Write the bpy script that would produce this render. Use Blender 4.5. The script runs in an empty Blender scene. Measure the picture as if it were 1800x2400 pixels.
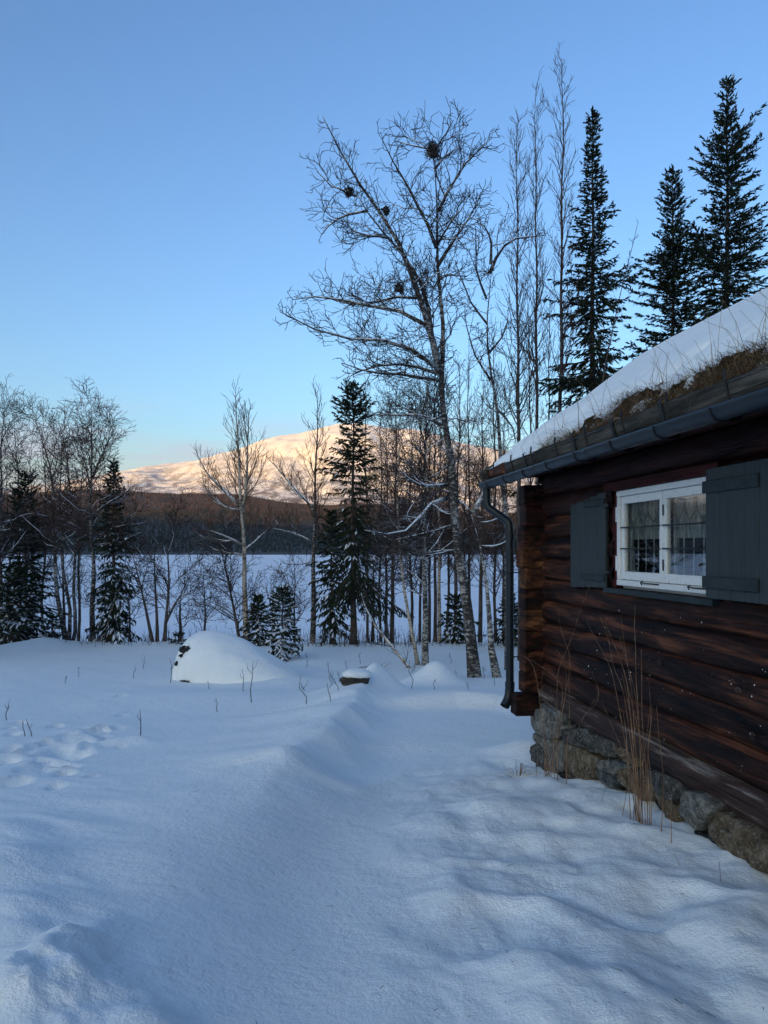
import bpy, math, random
import numpy as np
from mathutils import Vector, noise as mnoise
R = math.radians
S = bpy.context.scene
COL = S.collection
random.seed(7)
RNG = np.random.default_rng(11)

# ------------------------------------------------------------------ camera, sky, sun, exposure
cam = bpy.data.cameras.new('camera')
cam_o = bpy.data.objects.new('camera', cam)
COL.objects.link(cam_o)
S.camera = cam_o
cam_o.rotation_euler = (math.pi / 2, 0, 0)
cam.lens = 27
cam.sensor_width = 36
cam.shift_y = 0.03625
cam.clip_start = 0.05
cam.clip_end = 40000

SUN_EL, SUN_AZ = 6.0, 207.0
w = bpy.data.worlds.new('World')
S.world = w
w.use_nodes = True
wn, wl = w.node_tree.nodes, w.node_tree.links
bg = wn['Background']
bg.inputs[1].default_value = 0.12
sky = wn.new('ShaderNodeTexSky')
sky.sky_type = 'NISHITA'
sky.sun_disc = False
sky.sun_elevation = R(SUN_EL)
sky.sun_rotation = R(SUN_AZ)
sky.ozone_density = 1.0
sky.air_density = 1.0
sky.dust_density = 2.5
sep = wn.new('ShaderNodeSeparateColor')
com = wn.new('ShaderNodeCombineColor')
wl.new(sky.outputs[0], sep.inputs[0])
SKY_FIT = ((0.43, 1.15), (0.60, 1.15), (0.90, 1.10))       # gain, gamma per channel: the cold clear evening air
for i, (a, g) in enumerate(SKY_FIT):
    pw = wn.new('ShaderNodeMath'); pw.operation = 'POWER'; pw.inputs[1].default_value = g
    ml = wn.new('ShaderNodeMath'); ml.operation = 'MULTIPLY'; ml.inputs[1].default_value = a
    wl.new(sep.outputs[i], pw.inputs[0]); wl.new(pw.outputs[0], ml.inputs[0]); wl.new(ml.outputs[0], com.inputs[i])
# thin low cloud bank on the horizon
tc = wn.new('ShaderNodeTexCoord')
sx = wn.new('ShaderNodeSeparateXYZ'); wl.new(tc.outputs['Generated'], sx.inputs[0])
mp = wn.new('ShaderNodeMapping'); mp.inputs['Scale'].default_value = (2.2, 2.2, 17)
wl.new(tc.outputs['Generated'], mp.inputs[0])
nz = wn.new('ShaderNodeTexNoise'); nz.inputs['Scale'].default_value = 2.4; nz.inputs['Detail'].default_value = 7
wl.new(mp.outputs[0], nz.inputs['Vector'])
cr = wn.new('ShaderNodeValToRGB')
cr.color_ramp.elements[0].position = 0.46; cr.color_ramp.elements[0].color = (0, 0, 0, 1)
cr.color_ramp.elements[1].position = 0.62; cr.color_ramp.elements[1].color = (1, 1, 1, 1)
wl.new(nz.outputs[0], cr.inputs[0])
bd = wn.new('ShaderNodeMapRange'); bd.interpolation_type = 'SMOOTHSTEP'
bd.inputs[1].default_value = 0.20; bd.inputs[2].default_value = 0.10; bd.inputs[3].default_value = 0; bd.inputs[4].default_value = 1
wl.new(sx.outputs[2], bd.inputs[0])
cm = wn.new('ShaderNodeMath'); cm.operation = 'MULTIPLY'; wl.new(cr.outputs[0], cm.inputs[0]); wl.new(bd.outputs[0], cm.inputs[1])
cm2 = wn.new('ShaderNodeMath'); cm2.operation = 'MULTIPLY'; cm2.inputs[1].default_value = 0.55; wl.new(cm.outputs[0], cm2.inputs[0])
hz = wn.new('ShaderNodeMapRange'); hz.interpolation_type = 'SMOOTHSTEP'
hz.inputs[1].default_value = 0.16; hz.inputs[2].default_value = 0.02; hz.inputs[3].default_value = 0; hz.inputs[4].default_value = 0.85
wl.new(sx.outputs[2], hz.inputs[0])
hmix = wn.new('ShaderNodeMix'); hmix.data_type = 'RGBA'; wl.new(hz.outputs[0], hmix.inputs[0]); wl.new(com.outputs[0], hmix.inputs[6]); hmix.inputs[7].default_value = (1.72, 1.62, 1.70, 1)
cmix = wn.new('ShaderNodeMix'); cmix.data_type = 'RGBA'
wl.new(cm2.outputs[0], cmix.inputs[0]); wl.new(hmix.outputs[2], cmix.inputs[6]); cmix.inputs[7].default_value = (1.42, 1.30, 1.62, 1)
wl.new(cmix.outputs[2], bg.inputs[0])

sun = bpy.data.lights.new('sun', 'SUN')
sun.energy = 2.3
sun.angle = R(0.5)
sun.color = (1.0, 0.54, 0.16)
sun_o = bpy.data.objects.new('sun', sun)
COL.objects.link(sun_o)
sd = Vector((math.sin(R(SUN_AZ)) * math.cos(R(SUN_EL)), math.cos(R(SUN_AZ)) * math.cos(R(SUN_EL)), math.sin(R(SUN_EL))))
sun_o.rotation_euler = sd.to_track_quat('Z', 'Y').to_euler()
S.view_settings.view_transform = 'Standard'
S.view_settings.look = 'None'
S.view_settings.gamma = 1
S.view_settings.use_curve_mapping = False
S.view_settings.exposure = 1.92
S.render.engine = 'CYCLES'
S.cycles.use_denoising = True
S.cycles.max_bounces = 6
S.cycles.diffuse_bounces = 4
S.cycles.glossy_bounces = 3
S.cycles.transparent_max_bounces = 12

# ------------------------------------------------------------------ helpers
def tag(o, label=None, cat=None, group=None, kind=None):
    if label: o['label'] = label
    if cat: o['category'] = cat
    if group: o['group'] = group
    if kind: o['kind'] = kind
    return o

def link(name, me, mats, parent=None, smooth=False):
    for m in (mats if isinstance(mats, (list, tuple)) else [mats]):
        me.materials.append(m)
    if smooth and len(me.polygons):
        me.polygons.foreach_set('use_smooth', np.ones(len(me.polygons), dtype=bool))
    o = bpy.data.objects.new(name, me)
    COL.objects.link(o)
    if parent: o.parent = parent
    return o

def empty(name, loc=(0, 0, 0), rz=0.0):
    o = bpy.data.objects.new(name, None)
    o.location = loc
    o.rotation_euler = (0, 0, rz)
    o.empty_display_size = 0.2
    COL.objects.link(o)
    return o

def fast_mesh(name, V, F, midx=None):
    """V (n,3); F list of int arrays (m,k) with constant k each"""
    me = bpy.data.meshes.new(name)
    V = np.ascontiguousarray(V, dtype=np.float32)
    Fs = [np.ascontiguousarray(f, dtype=np.int32) for f in (F if isinstance(F, list) else [F]) if len(f)]
    me.vertices.add(len(V)); me.vertices.foreach_set('co', V.ravel())
    loops = np.concatenate([f.ravel() for f in Fs])
    tot = np.concatenate([np.full(len(f), f.shape[1], dtype=np.int32) for f in Fs])
    st = np.concatenate([[0], np.cumsum(tot)[:-1]]).astype(np.int32)
    me.loops.add(len(loops)); me.loops.foreach_set('vertex_index', loops)
    me.polygons.add(len(tot)); me.polygons.foreach_set('loop_start', st)
    if midx is not None: me.polygons.foreach_set('material_index', np.ascontiguousarray(midx, dtype=np.int32))
    me.update(calc_edges=True)
    return me

def grid_faces(nu, nv):
    i = np.arange(nu - 1)[:, None] * nv + np.arange(nv - 1)[None, :]
    i = i.ravel()
    return np.stack([i, i + nv, i + nv + 1, i + 1], 1)

_perm = RNG.permutation(4096)
_vals = RNG.random(4096)
def vnoise(x, y, seed=0):
    x = np.asarray(x, float); y = np.asarray(y, float)
    xi = np.floor(x).astype(int); yi = np.floor(y).astype(int)
    fx = x - xi; fy = y - yi
    fx = fx * fx * fx * (fx * (fx * 6 - 15) + 10); fy = fy * fy * fy * (fy * (fy * 6 - 15) + 10)
    def h(a, b): return _vals[_perm[(_perm[(a + seed * 37) & 4095] + b) & 4095]]
    v = (h(xi, yi) * (1 - fx) + h(xi + 1, yi) * fx) * (1 - fy) + (h(xi, yi + 1) * (1 - fx) + h(xi + 1, yi + 1) * fx) * fy
    return v * 2 - 1
def fbm(x, y, oct=4, seed=0, gain=0.5):
    s = 0; a = 1
    for k in range(oct):
        s = s + a * vnoise(x * 2 ** k + 13.7 * k, y * 2 ** k - 7.1 * k, seed + k); a *= gain
    return s
def sstep(x, a, b):
    t = np.clip((x - a) / (b - a), 0, 1); return t * t * (3 - 2 * t)

# photo pixel (1800x2400) at depth Y (metres) -> world
def U(px, py, Y): return ((px - 900) / 1800 * Y, Y, (1287 - py) / 1800 * Y)

# ------------------------------------------------------------------ materials
def mat(name, base=(0.5, 0.5, 0.5), rough=0.8, metal=0.0, spec=0.3):
    m = bpy.data.materials.new(name); m.use_nodes = True
    b = m.node_tree.nodes['Principled BSDF']
    b.inputs['Base Color'].default_value = (*base, 1)
    b.inputs['Roughness'].default_value = rough
    b.inputs['Metallic'].default_value = metal
    b.inputs['Specular IOR Level'].default_value = spec
    return m
class N:
    def __init__(s, m): s.m = m; s.n = m.node_tree.nodes; s.l = m.node_tree.links; s.b = s.n['Principled BSDF']
    def coord(s, scale=(1, 1, 1), kind='Object', rot=(0, 0, 0)):
        t = s.n.new('ShaderNodeTexCoord'); mp = s.n.new('ShaderNodeMapping')
        mp.inputs['Scale'].default_value = scale; mp.inputs['Rotation'].default_value = rot
        s.l.new(t.outputs[kind], mp.inputs[0]); return mp.outputs[0]
    def noise(s, vec, scale, detail=5, rough=0.6, dist=0.0):
        t = s.n.new('ShaderNodeTexNoise'); t.inputs['Scale'].default_value = scale; t.inputs['Detail'].default_value = detail
        t.inputs['Roughness'].default_value = rough; t.inputs['Distortion'].default_value = dist
        s.l.new(vec, t.inputs['Vector']); return t.outputs[0]
    def ramp(s, fac, stops):
        t = s.n.new('ShaderNodeValToRGB'); e = t.color_ramp.elements
        while len(e) < len(stops): e.new(0.5)
        for k, (p, c) in enumerate(stops):
            e[k].position = p; e[k].color = (*c, 1) if isinstance(c, tuple) else (c, c, c, 1)
        s.l.new(fac, t.inputs[0]); return t.outputs[0]
    def mix(s, fac, a, b):
        t = s.n.new('ShaderNodeMix'); t.data_type = 'RGBA'
        for i, v in ((0, fac), (6, a), (7, b)):
            if isinstance(v, (int, float)): t.inputs[i].default_value = v
            elif isinstance(v, tuple): t.inputs[i].default_value = (*v, 1)
            else: s.l.new(v, t.inputs[i])
        return t.outputs[2]
    def math(s, op, a, b=0.0):
        t = s.n.new('ShaderNodeMath'); t.operation = op
        for i, v in ((0, a), (1, b)):
            if isinstance(v, (int, float)): t.inputs[i].default_value = v
            else: s.l.new(v, t.inputs[i])
        return t.outputs[0]
    def nz(s):
        g = s.n.new('ShaderNodeNewGeometry'); x = s.n.new('ShaderNodeSeparateXYZ'); s.l.new(g.outputs['Normal'], x.inputs[0]); return x.outputs[2]
    def posz(s):
        g = s.n.new('ShaderNodeNewGeometry'); x = s.n.new('ShaderNodeSeparateXYZ'); s.l.new(g.outputs['Position'], x.inputs[0]); return x.outputs
    def bump(s, h, strength=0.5, dist=0.01):
        t = s.n.new('ShaderNodeBump'); t.inputs['Strength'].default_value = strength; t.inputs['Distance'].default_value = dist
        s.l.new(h, t.inputs['Height']); s.l.new(t.outputs[0], s.b.inputs['Normal'])
    def color(s, c): s.l.new(c, s.b.inputs['Base Color'])
    def rough(s, c): s.l.new(c, s.b.inputs['Roughness'])

def snow_mat(name, fine=90.0, strength=0.25, dist=0.006):
    m = mat(name, (0.83, 0.84, 0.86), 0.75, spec=0.25); n = N(m)
    v = n.coord()
    a = n.noise(v, fine, 4, 0.7); b = n.noise(v, fine * 0.12, 4, 0.6); c = n.noise(v, 2.3, 4, 0.55)
    n.color(n.ramp(c, [(0.3, (0.90, 0.915, 0.895)), (0.7, (0.945, 0.955, 0.93))]))
    d2 = n.noise(v, fine * .38, 3, 0.6); pt = n.ramp(n.noise(v, 1.1, 3, .6), [(.40, .35), (.62, 1.0)])
    h = n.math('ADD', n.math('MULTIPLY', a, 0.6), n.math('ADD', n.math('MULTIPLY', b, 1.7), n.math('MULTIPLY', n.math('MULTIPLY', d2, pt), 1.1)))
    n.bump(h, strength, dist)
    return m
M_snow = snow_mat('snow', 75, 0.7, 0.013)
M_roof_snow = snow_mat('roof_snow', 60, 0.35, 0.01)
M_lake = mat('lake_snow', (0.84, 0.84, 0.87), 0.8, spec=0.2)
n = N(M_lake); v = n.coord((0.004, 0.02, 1)); c = n.noise(v, 3.0, 5); n.color(n.ramp(c, [(0.35, (0.76, 0.78, 0.84)), (0.65, (0.88, 0.87, 0.89))]))

def bark_birch(name, light, dark, bias):
    m = mat(name, light, 0.85, spec=0.2); n = N(m)
    a = n.noise(n.coord((1, 1, 2.2)), 9, 5, 0.7); b = n.noise(n.coord((5, 5, 60)), 1.2, 3, 0.6); big = n.noise(n.coord((1, 1, 0.5)), 1.7, 3)
    f = n.math('ADD', n.math('ADD', n.math('MULTIPLY', a, 0.75), n.math('MULTIPLY', b, 0.25)), n.math('MULTIPLY', big, 0.4))
    col = n.ramp(f, [(bias, dark), (bias + 0.06, tuple(0.55 * x + 0.12 * y for x, y in zip(dark, light))), (bias + 0.13, light)])
    # wind-packed snow clinging to upward faces
    up = n.math('MULTIPLY', n.ramp(n.nz(), [(0.38, 0.0), (0.62, 1.0)]), n.ramp(n.noise(n.coord(), 4.0, 3), [(0.42, 0.0), (0.52, 1.0)]))
    n.color(n.mix(up, col, (0.82, 0.83, 0.86))); n.bump(f, 0.6, 0.02)
    return m
M_birch = bark_birch('birch_bark', (0.46, 0.43, 0.39), (0.04, 0.034, 0.03), 0.62)
M_birch_dark = bark_birch('old_birch_bark', (0.40, 0.37, 0.34), (0.040, 0.033, 0.030), 0.66)
M_tan = bark_birch('tan_bark', (0.52, 0.43, 0.34), (0.12, 0.09, 0.07), 0.58)
M_trunk = mat('grey_bark', (0.1, 0.075, 0.065), 0.9, spec=0.15)
n = N(M_trunk); a = n.noise(n.coord((1, 1, 0.25)), 16, 5, 0.7); n.color(n.ramp(a, [(0.35, (0.035, 0.027, 0.025)), (0.7, (0.17, 0.13, 0.11))])); n.bump(a, 0.7, 0.02)
def twig_mat(name, c):
    m = mat(name, c, 0.9, spec=0.15); n = N(m)
    up = n.math('MULTIPLY', n.ramp(n.nz(), [(0.55, 0.0), (0.8, 1.0)]), n.ramp(n.noise(n.coord(), 1.1, 3), [(0.50, 0.0), (0.60, 0.8)]))
    n.color(n.mix(up, c, (0.8, 0.81, 0.85))); return m
M_twig = twig_mat('twigs', (0.050, 0.036, 0.032))
M_twig_red = twig_mat('reddish_twigs', (0.085, 0.05, 0.038))
M_branch_snow = mat('branch_snow', (0.85, 0.86, 0.88), 0.8)
M_needle = mat('spruce_needles', (0.02, 0.035, 0.018), 0.75, spec=0.2)
n = N(M_needle); a = n.noise(n.coord(), 2.0, 4); n.color(n.ramp(a, [(0.3, (0.013, 0.020, 0.011)), (0.7, (0.038, 0.050, 0.023))]))
M_needle2 = mat('dry_spruce_needles', (0.04, 0.035, 0.02), 0.8, spec=0.15)
M_sbark = mat('spruce_bark', (0.06, 0.045, 0.038), 0.9, spec=0.15)
n = N(M_sbark); a = n.noise(n.coord((1, 1, 0.3)), 18, 5, 0.7); n.color(n.ramp(a, [(0.35, (0.03, 0.022, 0.02)), (0.7, (0.13, 0.10, 0.085))])); n.bump(a, 0.6, 0.02)

# ------------------------------------------------------------------ tube meshes
class Tubes:
    def __init__(s): s.g = {}; s.count = 0
    def add(s, pts, rad, sides=3, mi=0):
        s.g.setdefault((len(pts), sides, mi), []).append((pts, rad)); s.count += 1
    def build(s, name, mats, parent=None, smooth=True):
        Vs, Fs, Ms = [], [], []; off = 0
        for (k, sd_, mi), L in s.g.items():
            P = np.array([p for p, r in L], float); Rr = np.array([r for p, r in L], float)
            T = np.gradient(P, axis=1); T /= np.linalg.norm(T, axis=2, keepdims=True) + 1e-9
            mean = P[:, -1] - P[:, 0]; mean /= np.linalg.norm(mean, axis=1, keepdims=True) + 1e-9
            ref = np.where(np.abs(mean[:, 2:3]) > 0.7, np.array([[1.0, 0.13, 0]]), np.array([[0, 0, 1.0]]))
            A = np.cross(T, ref[:, None, :]); A /= np.linalg.norm(A, axis=2, keepdims=True) + 1e-9
            B = np.cross(A, T)
            th = np.arange(sd_) * 2 * np.pi / sd_
            V = P[:, :, None, :] + Rr[:, :, None, None] * (np.cos(th)[None, None, :, None] * A[:, :, None, :] + np.sin(th)[None, None, :, None] * B[:, :, None, :])
            n_ = len(L); Vs.append(V.reshape(-1, 3))
            base = off + np.arange(n_)[:, None, None] * k * sd_ + np.arange(k - 1)[None, :, None] * sd_
            j = np.arange(sd_)[None, None, :]; j2 = (j + 1) % sd_
            F = np.stack([base + j, base + j2, base + sd_ + j2, base + sd_ + j], -1).reshape(-1, 4)
            Fs.append(F); Ms.append(np.full(len(F), mi)); off += n_ * k * sd_
            if sd_ >= 5:
                cap = off - n_ * k * sd_ + np.arange(n_)[:, None] * k * sd_
                e = np.concatenate([cap + np.arange(sd_)[None, ::-1], cap + (k - 1) * sd_ + np.arange(sd_)[None, :]])
                Fs.append(e); Ms.append(np.full(len(e), mi))
        if not Vs: return None
        me = fast_mesh(name, np.concatenate(Vs), Fs, np.concatenate(Ms))
        return link(name, me, mats, parent, smooth)

def lerp_poly(pts, n_):
    P = np.array(pts, float); d = np.r_[0, np.cumsum(np.linalg.norm(np.diff(P, axis=0), axis=1))]
    t = np.linspace(0, d[-1], n_)
    # smooth (Catmull-like) via dense linear then moving average
    Q = np.stack([np.interp(t, d, P[:, k]) for k in range(3)], 1)
    Q2 = Q.copy(); Q2[1:-1] = 0.25 * Q[:-2] + 0.5 * Q[1:-1] + 0.25 * Q[2:]
    return Q2

# ------------------------------------------------------------------ terrain height
DX, DY = -0.13967, 0.99020          # direction of the cabin's long wall (away from the camera)
NX, NY = 0.99020, 0.13967           # into the cabin
PY_ = np.array([-400, -60, -5, 0, 2.8, 5.2, 8.2, 11, 15, 17.5, 20, 24, 27, 29, 34, 46, 58, 62, 400.])
PZ_ = np.array([30, 3, -1.3, -1.6, -1.75, -2.0, -2.3, -2.52, -2.8, -3.0, -3.13, -3.28, -3.36, -3.55, -5.2, -9.8, -13.6, -14.4, -15.])
def prof(Y): return np.interp(Y, PY_, PZ_)
def gpt(px, py):
    lo, hi = 1.5, 27.0
    for _ in range(40):
        m = 0.5 * (lo + hi)
        if prof(m) < (1287 - py) / 1800 * m: lo = m
        else: hi = m
    return ((px - 900) / 1800 * m, m)
def gpts(L): return np.array([gpt(*p) for p in L])
def polydist(X, Y, P):
    """signed distance to polyline, + on the right side walking along it; also parameter 0..1"""
    best = np.full(X.shape, 1e9); sg = np.zeros(X.shape); par = np.zeros(X.shape); n_ = len(P) - 1
    for i in range(n_):
        a, b = P[i], P[i + 1]; d = b - a; L2 = (d ** 2).sum()
        t = np.clip(((X - a[0]) * d[0] + (Y - a[1]) * d[1]) / L2, 0, 1)
        qx, qy = X - a[0] - t * d[0], Y - a[1] - t * d[1]; q = np.hypot(qx, qy)
        m = q < best
        best = np.where(m, q, best); sg = np.where(m, np.sign(d[1] * qx - d[0] * qy), sg); par = np.where(m, (i + t) / n_, par)
    return best, sg, par
RIDGE = gpts([(880, 1612), (868, 1640), (845, 1668), (800, 1715), (745, 1768), (690, 1812), (640, 1865), (560, 1935), (440, 2020), (330, 2120)])
CREST = gpts([(862, 1672), (960, 1668), (1060, 1662), (1180, 1664), (1240, 1680)])
PATH = gpts([(900, 1760), (850, 1830), (800, 1930), (740, 2060), (700, 2200), (700, 2390)])
STEP2 = gpts([(660, 1826), (740, 1834), (830, 1838), (880, 1822), (940, 1800)])
FOOT = [(165, 1722, .9), (185, 1737, 1.1), (215, 1716, .8), (140, 1757, 1.2), (178, 1763, 1.1), (235, 1712, .7), (118, 1742, .8), (70, 1800, .9), (10, 1782, .9),
        (105, 1790, .8), (60, 1762, .7), (150, 1735, .6), (200, 1750, .6), (25, 1758, .8), (40, 1835, .8), (95, 1768, .6), (275, 1705, .6), (250, 1730, .5), (282, 1640, .6), (285, 1675, .5)]
BUMPS = [  # px, py, height m, sigma across, sigma along
    (1022, 1608, .43, .34, .33), (1000, 1612, .16, .5, .3), (905, 1636, .24, .26, .3), (872, 1640, .20, .16, .25), (830, 1640, .05, .3, .3),
    (318, 1735, .09, .20, .14), (262, 1738, .04, .14, .1), (100, 1520, .30, .75, .9), (20, 1530, .20, .6, .6), (170, 1535, .05, .9, .5),
    (700, 1818, .05, .22, .14), (640, 1690, .05, .7, .35), (520, 1640, .10, 1.6, .8), (680, 1600, .10, .8, .6), (420, 1600, .06, .6, .5),
    (1330, 1810, .05, .14, .14), (1500, 1836, .14, .13, .15), (1562, 1880, .13, .10, .13), (1640, 1930, .08, .22, .2), (1270, 1775, .12, .3, .25), (1215, 1765, .10, .3, .25),
    (150, 2250, .12, .13, .12), (70, 2330, .11, .16, .16), (200, 2330, .05, .18, .14), (40, 2210, .05, .1, .1), (240, 2200, .04, .12, .12), (40, 2150, .07, .2, .2), (330, 2390, .07, .14, .10), (0, 2050, .10, .25, .3), (0, 1960, .06, .3, .3),
    (1750, 2200, .10, .25, .35), (740, 1560, .05, .6, .5), (1180, 1600, .05, .5, .4)]
for_bumps = [(gpt(a, b), h, s1, s2) for a, b, h, s1, s2 in BUMPS]
for_foot = [(gpt(a, b), k * .8) for a, b, k in FOOT] + [(gpt(RNG.uniform(0, 300), RNG.uniform(1695, 1850)), RNG.uniform(.3, .6)) for _ in range(26)]
def ground(X, Y, fine=True):
    X = np.asarray(X, float); Y = np.asarray(Y, float)
    Z = prof(Y) + 0.10 * fbm(X / 9, Y / 9, 3, 3) * sstep(Y, 4, 14)
    Z = Z + 6 * fbm(X / 90, Y / 90, 3, 5) * sstep(np.abs(X) + np.maximum(-Y, 0), 40, 160) * sstep(-np.abs(Y - 0), -58, -40)
    for (c, h, s1, s2) in for_bumps:
        Z = Z + h * np.exp(-(((X - c[0]) / s1) ** 2 + ((Y - c[1]) / s2) ** 2) / 1.6)
    if not fine: return Z
    # long drift with a steep right side
    wx = .16 * fbm(X / 1.1, Y / 1.3, 3, 201); wy = .16 * fbm(X / 1.1 + 9, Y / 1.3, 3, 203)
    q, sg, t = polydist(X + wx, Y + wy, RIDGE)
    amp = (1 + .22 * fbm(X / .9, Y / .9, 2, 205)) * np.interp(t, [0, .1, .3, .55, .75, 1], [.08, .27, .33, .27, .13, .03])
    wr = np.interp(t, [0, .4, 1], [.26, .36, .8]); wl_ = np.interp(t, [0, .4, 1], [.45, 1.1, 1.5])
    wd = np.where(sg < 0, wr, wl_)
    Z = Z + amp * np.exp(-(q / wd) ** 1.5)
    q, sg, t = polydist(X, Y, CREST)
    e = np.sin(np.pi * np.clip(t, 0.02, .98)) ** .5
    s_ = q * np.where(Y > np.interp(X, CREST[:, 0], CREST[:, 1]), 1, -1)
    Z = Z + .24 * e * np.exp(-np.where(s_ > 0, q / 1.2, q / .24) ** 2)
    q, sg, t = polydist(X, Y, STEP2)
    s_ = q * np.where(Y > np.interp(X, STEP2[:, 0], STEP2[:, 1]), 1, -1)
    Z = Z + .045 * np.exp(-np.where(s_ > 0, q / .5, q / .16) ** 2)
    q, sg, t = polydist(X, Y, PATH)
    Z = Z - .11 * np.exp(-(q / .6) ** 2)
    # bumpy trodden field between the path and the cabin
    fieldm = sstep(X - np.interp(-Y, -PATH[:, 1], PATH[:, 0]), .15, .8) * sstep(-Y, -9.5, -7.0)
    xr, yr = X * .82 + Y * .57, -X * .57 + Y * .82
    wxx = .35 * fbm(X / .5, Y / .5, 2, 207); bump = fbm(xr / .27 + 3 + wxx, yr / .40 + wxx, 4, 21, .38)
    Z = Z + fieldm * (.042 * bump + .06 * np.maximum(fbm(xr / .8, yr / 1.1, 2, 31), 0))
    # soft wind texture
    Z = Z + .010 * fbm((X * .8 + Y * .6) / .7, (-X * .6 + Y * .8) / 2.2, 3, 41) * sstep(Y, 1, 3) + .02 * fbm(X / 2.5, Y / 2.5, 2, 43)
    lf = sstep(-(X + 0.30 * Y), -0.2, .5)
    Z = Z + lf * .020 * fbm((X * .5 + Y * .86) / .25, (-X * .86 + Y * .5) / 1.2, 3, 47) * sstep(-Y, -10, -4)
    # footprints
    for (c, k) in for_foot:
        d2 = ((X - c[0] - .0) / (.15 * k)) ** 2 + ((Y - c[1]) / (.24 * k)) ** 2
        Z = Z - .15 * k * np.exp(-d2 ** 1.4) + .07 * k * np.exp(-(((X - c[0] + .05) / (.22 * k)) ** 2 + ((Y - c[1] - .32 * k) / (.18 * k)) ** 2))
    # shovelled lumps bottom left
    c = gpt(90, 2330); mk = np.exp(-(((X - c[0]) / .42) ** 2 + ((Y - c[1]) / .42) ** 2) ** 1.3)
    Z = Z + mk * (.030 * fbm(X / .14, Y / .14, 3, 51, .5))
    # snow meets the wall with small scallops
    a_ = X * NX + Y * NY; t_ = X * DX + Y * DY
    near = np.exp(-np.abs(a_ - 2.72) / .35) * sstep(-t_, -8.0, -7.4)
    Z = Z + near * (.035 * vnoise(t_ / .22, t_ * 0, 61) + .03) + sstep(a_, 1.2, 2.7) * sstep(-t_, -8.2, -6.5) * np.interp(t_, [2, 4.1, 5.7, 7.8], [.02, .05, .13, .0])
    return Z
def gz(x, y): return float(ground(np.array([x]), np.array([y]))[0])

# near snow: a fan of cells that get coarser with distance
nu, nv = 520, 430
Yr = 1.0 * np.exp(np.linspace(0, math.log(64), nu)); u = np.linspace(-1.05, 1.05, nv)
u = u * (0.55 + 0.45 * (u / 1.05) ** 2)
GY, GU = np.meshgrid(Yr, u, indexing='ij'); GX = GU * GY * 1.0 + GU * 0.8
GZ = ground(GX, GY)
me = fast_mesh('snow_ground', np.stack([GX, GY, GZ], -1).reshape(-1, 3), grid_faces(nu, nv)[:, ::-1])
o = link('snow_ground', me, M_snow, smooth=True); tag(o, 'deep blue-white snow covering the yard', kind='structure')
# surrounding land (coarse, sunk below the near snow inside the fan)
xs = np.concatenate([np.linspace(-900, -80, 42), np.linspace(-75, 75, 61), np.linspace(80, 900, 42)]); ys = np.concatenate([np.linspace(-900, -45, 40), np.linspace(-42, 66, 55)])
CX, CY = np.meshgrid(xs, ys, indexing='ij')
CZ = ground(CX, CY, False)
inside = (CY > -1.5) & (np.abs(CX) < 1.05 * (CY + .8) + 1.5) & (CY < 66)
CZ = np.where(inside, CZ - 0.9, CZ)
CZ = np.where(CY > 60, -16.0, CZ)
me = fast_mesh('snow_field', np.stack([CX, CY, CZ], -1).reshape(-1, 3), grid_faces(*CX.shape)[:, ::-1])
o = link('snow_field', me, M_snow, smooth=True); tag(o, 'snow-covered land around the yard', kind='structure')
# lake
me = fast_mesh('frozen_lake', np.array([[-9000, 48, -14], [9000, 48, -14], [9000, 2600, -14], [-9000, 2600, -14.]]), np.array([[0, 1, 2, 3]]))
o = link('frozen_lake', me, M_lake); tag(o, 'frozen lake under smooth snow', kind='structure')

# ------------------------------------------------------------------ far hills and mountain
SKX = np.array([-2600, -900, -300, 0, 100, 169, 236, 287, 346, 422, 485, 549, 608, 654, 700, 745, 790, 850, 920, 1000, 1080, 1150, 1300, 1600, 2200, 4200.])
SKY_ = np.array([1170, 1165, 1160, 1156, 1150, 1138, 1124, 1107, 1096, 1086, 1075, 1056, 1031, 1021, 1016, 1006, 996, 996, 1004, 1018, 1036, 1052, 1090, 1150, 1190, 1200.])
FBX = np.array([-2600, 0, 290, 460, 700, 860, 1100, 1400, 4200.])
FBY = np.array([1155, 1156, 1157, 1163, 1176, 1187, 1202, 1210, 1212.])
def hills(X, Y):
    px = 900 + 1800 * X / Y
    Hf = (1287 - np.interp(px, FBX, FBY)) / 1800 * 4200
    Hm = (1287 - np.interp(px, SKX, SKY_)) / 1800 * 7600
    Hm = np.maximum(Hm, Hf * 1.02)
    r = np.clip((Y - 1900) / 2300, 0, 1)
    z1 = -14.5 + (Hf + 14.5) * (r ** 0.95)
    s = np.clip((Y - 4200) / 3400, 0, 1)
    z2 = Hf + (Hm - Hf) * (0.35 * s + 0.65 * s * s * (3 - 2 * s))
    back = np.clip((Y - 7600) / 3000, 0, 1)
    z = np.where(Y < 4200, z1, z2) * (1 - back * .8)
    amp = sstep(Y, 1950, 2500)
    z = z + amp * (16 * fbm(X / 420, Y / 420, 4, 71)) * (1 - .3 * sstep(Y, 5000, 7600))
    z = z + sstep(Y, 4300, 5600) * 42 * fbm(X / 380 + 5, Y / 800, 4, 75) * (1 - sstep(Y, 6900, 7600))
    return z
yy = np.concatenate([np.linspace(1850, 4200, 90), np.linspace(4220, 7800, 140), np.linspace(7900, 11000, 24)])
uu = np.concatenate([np.linspace(-1.9, -.62, 40), np.linspace(-.6, .42, 260), np.linspace(.44, 1.9, 40)])
HY, HU = np.meshgrid(yy, uu, indexing='ij'); HX = HY * HU
HZ = hills(HX, HY); HZ[0, :] = -20
M_hill = mat('mountain_snow', (0.8, 0.8, 0.82), 0.9, spec=0.1)
n = N(M_hill)
p = n.posz()
v = n.coord((1, .45, 1.0))
rock = n.ramp(n.noise(v, 0.0105, 6, 0.68, 0.3), [(0.47, 0.0), (0.57, 1.0)])
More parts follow.
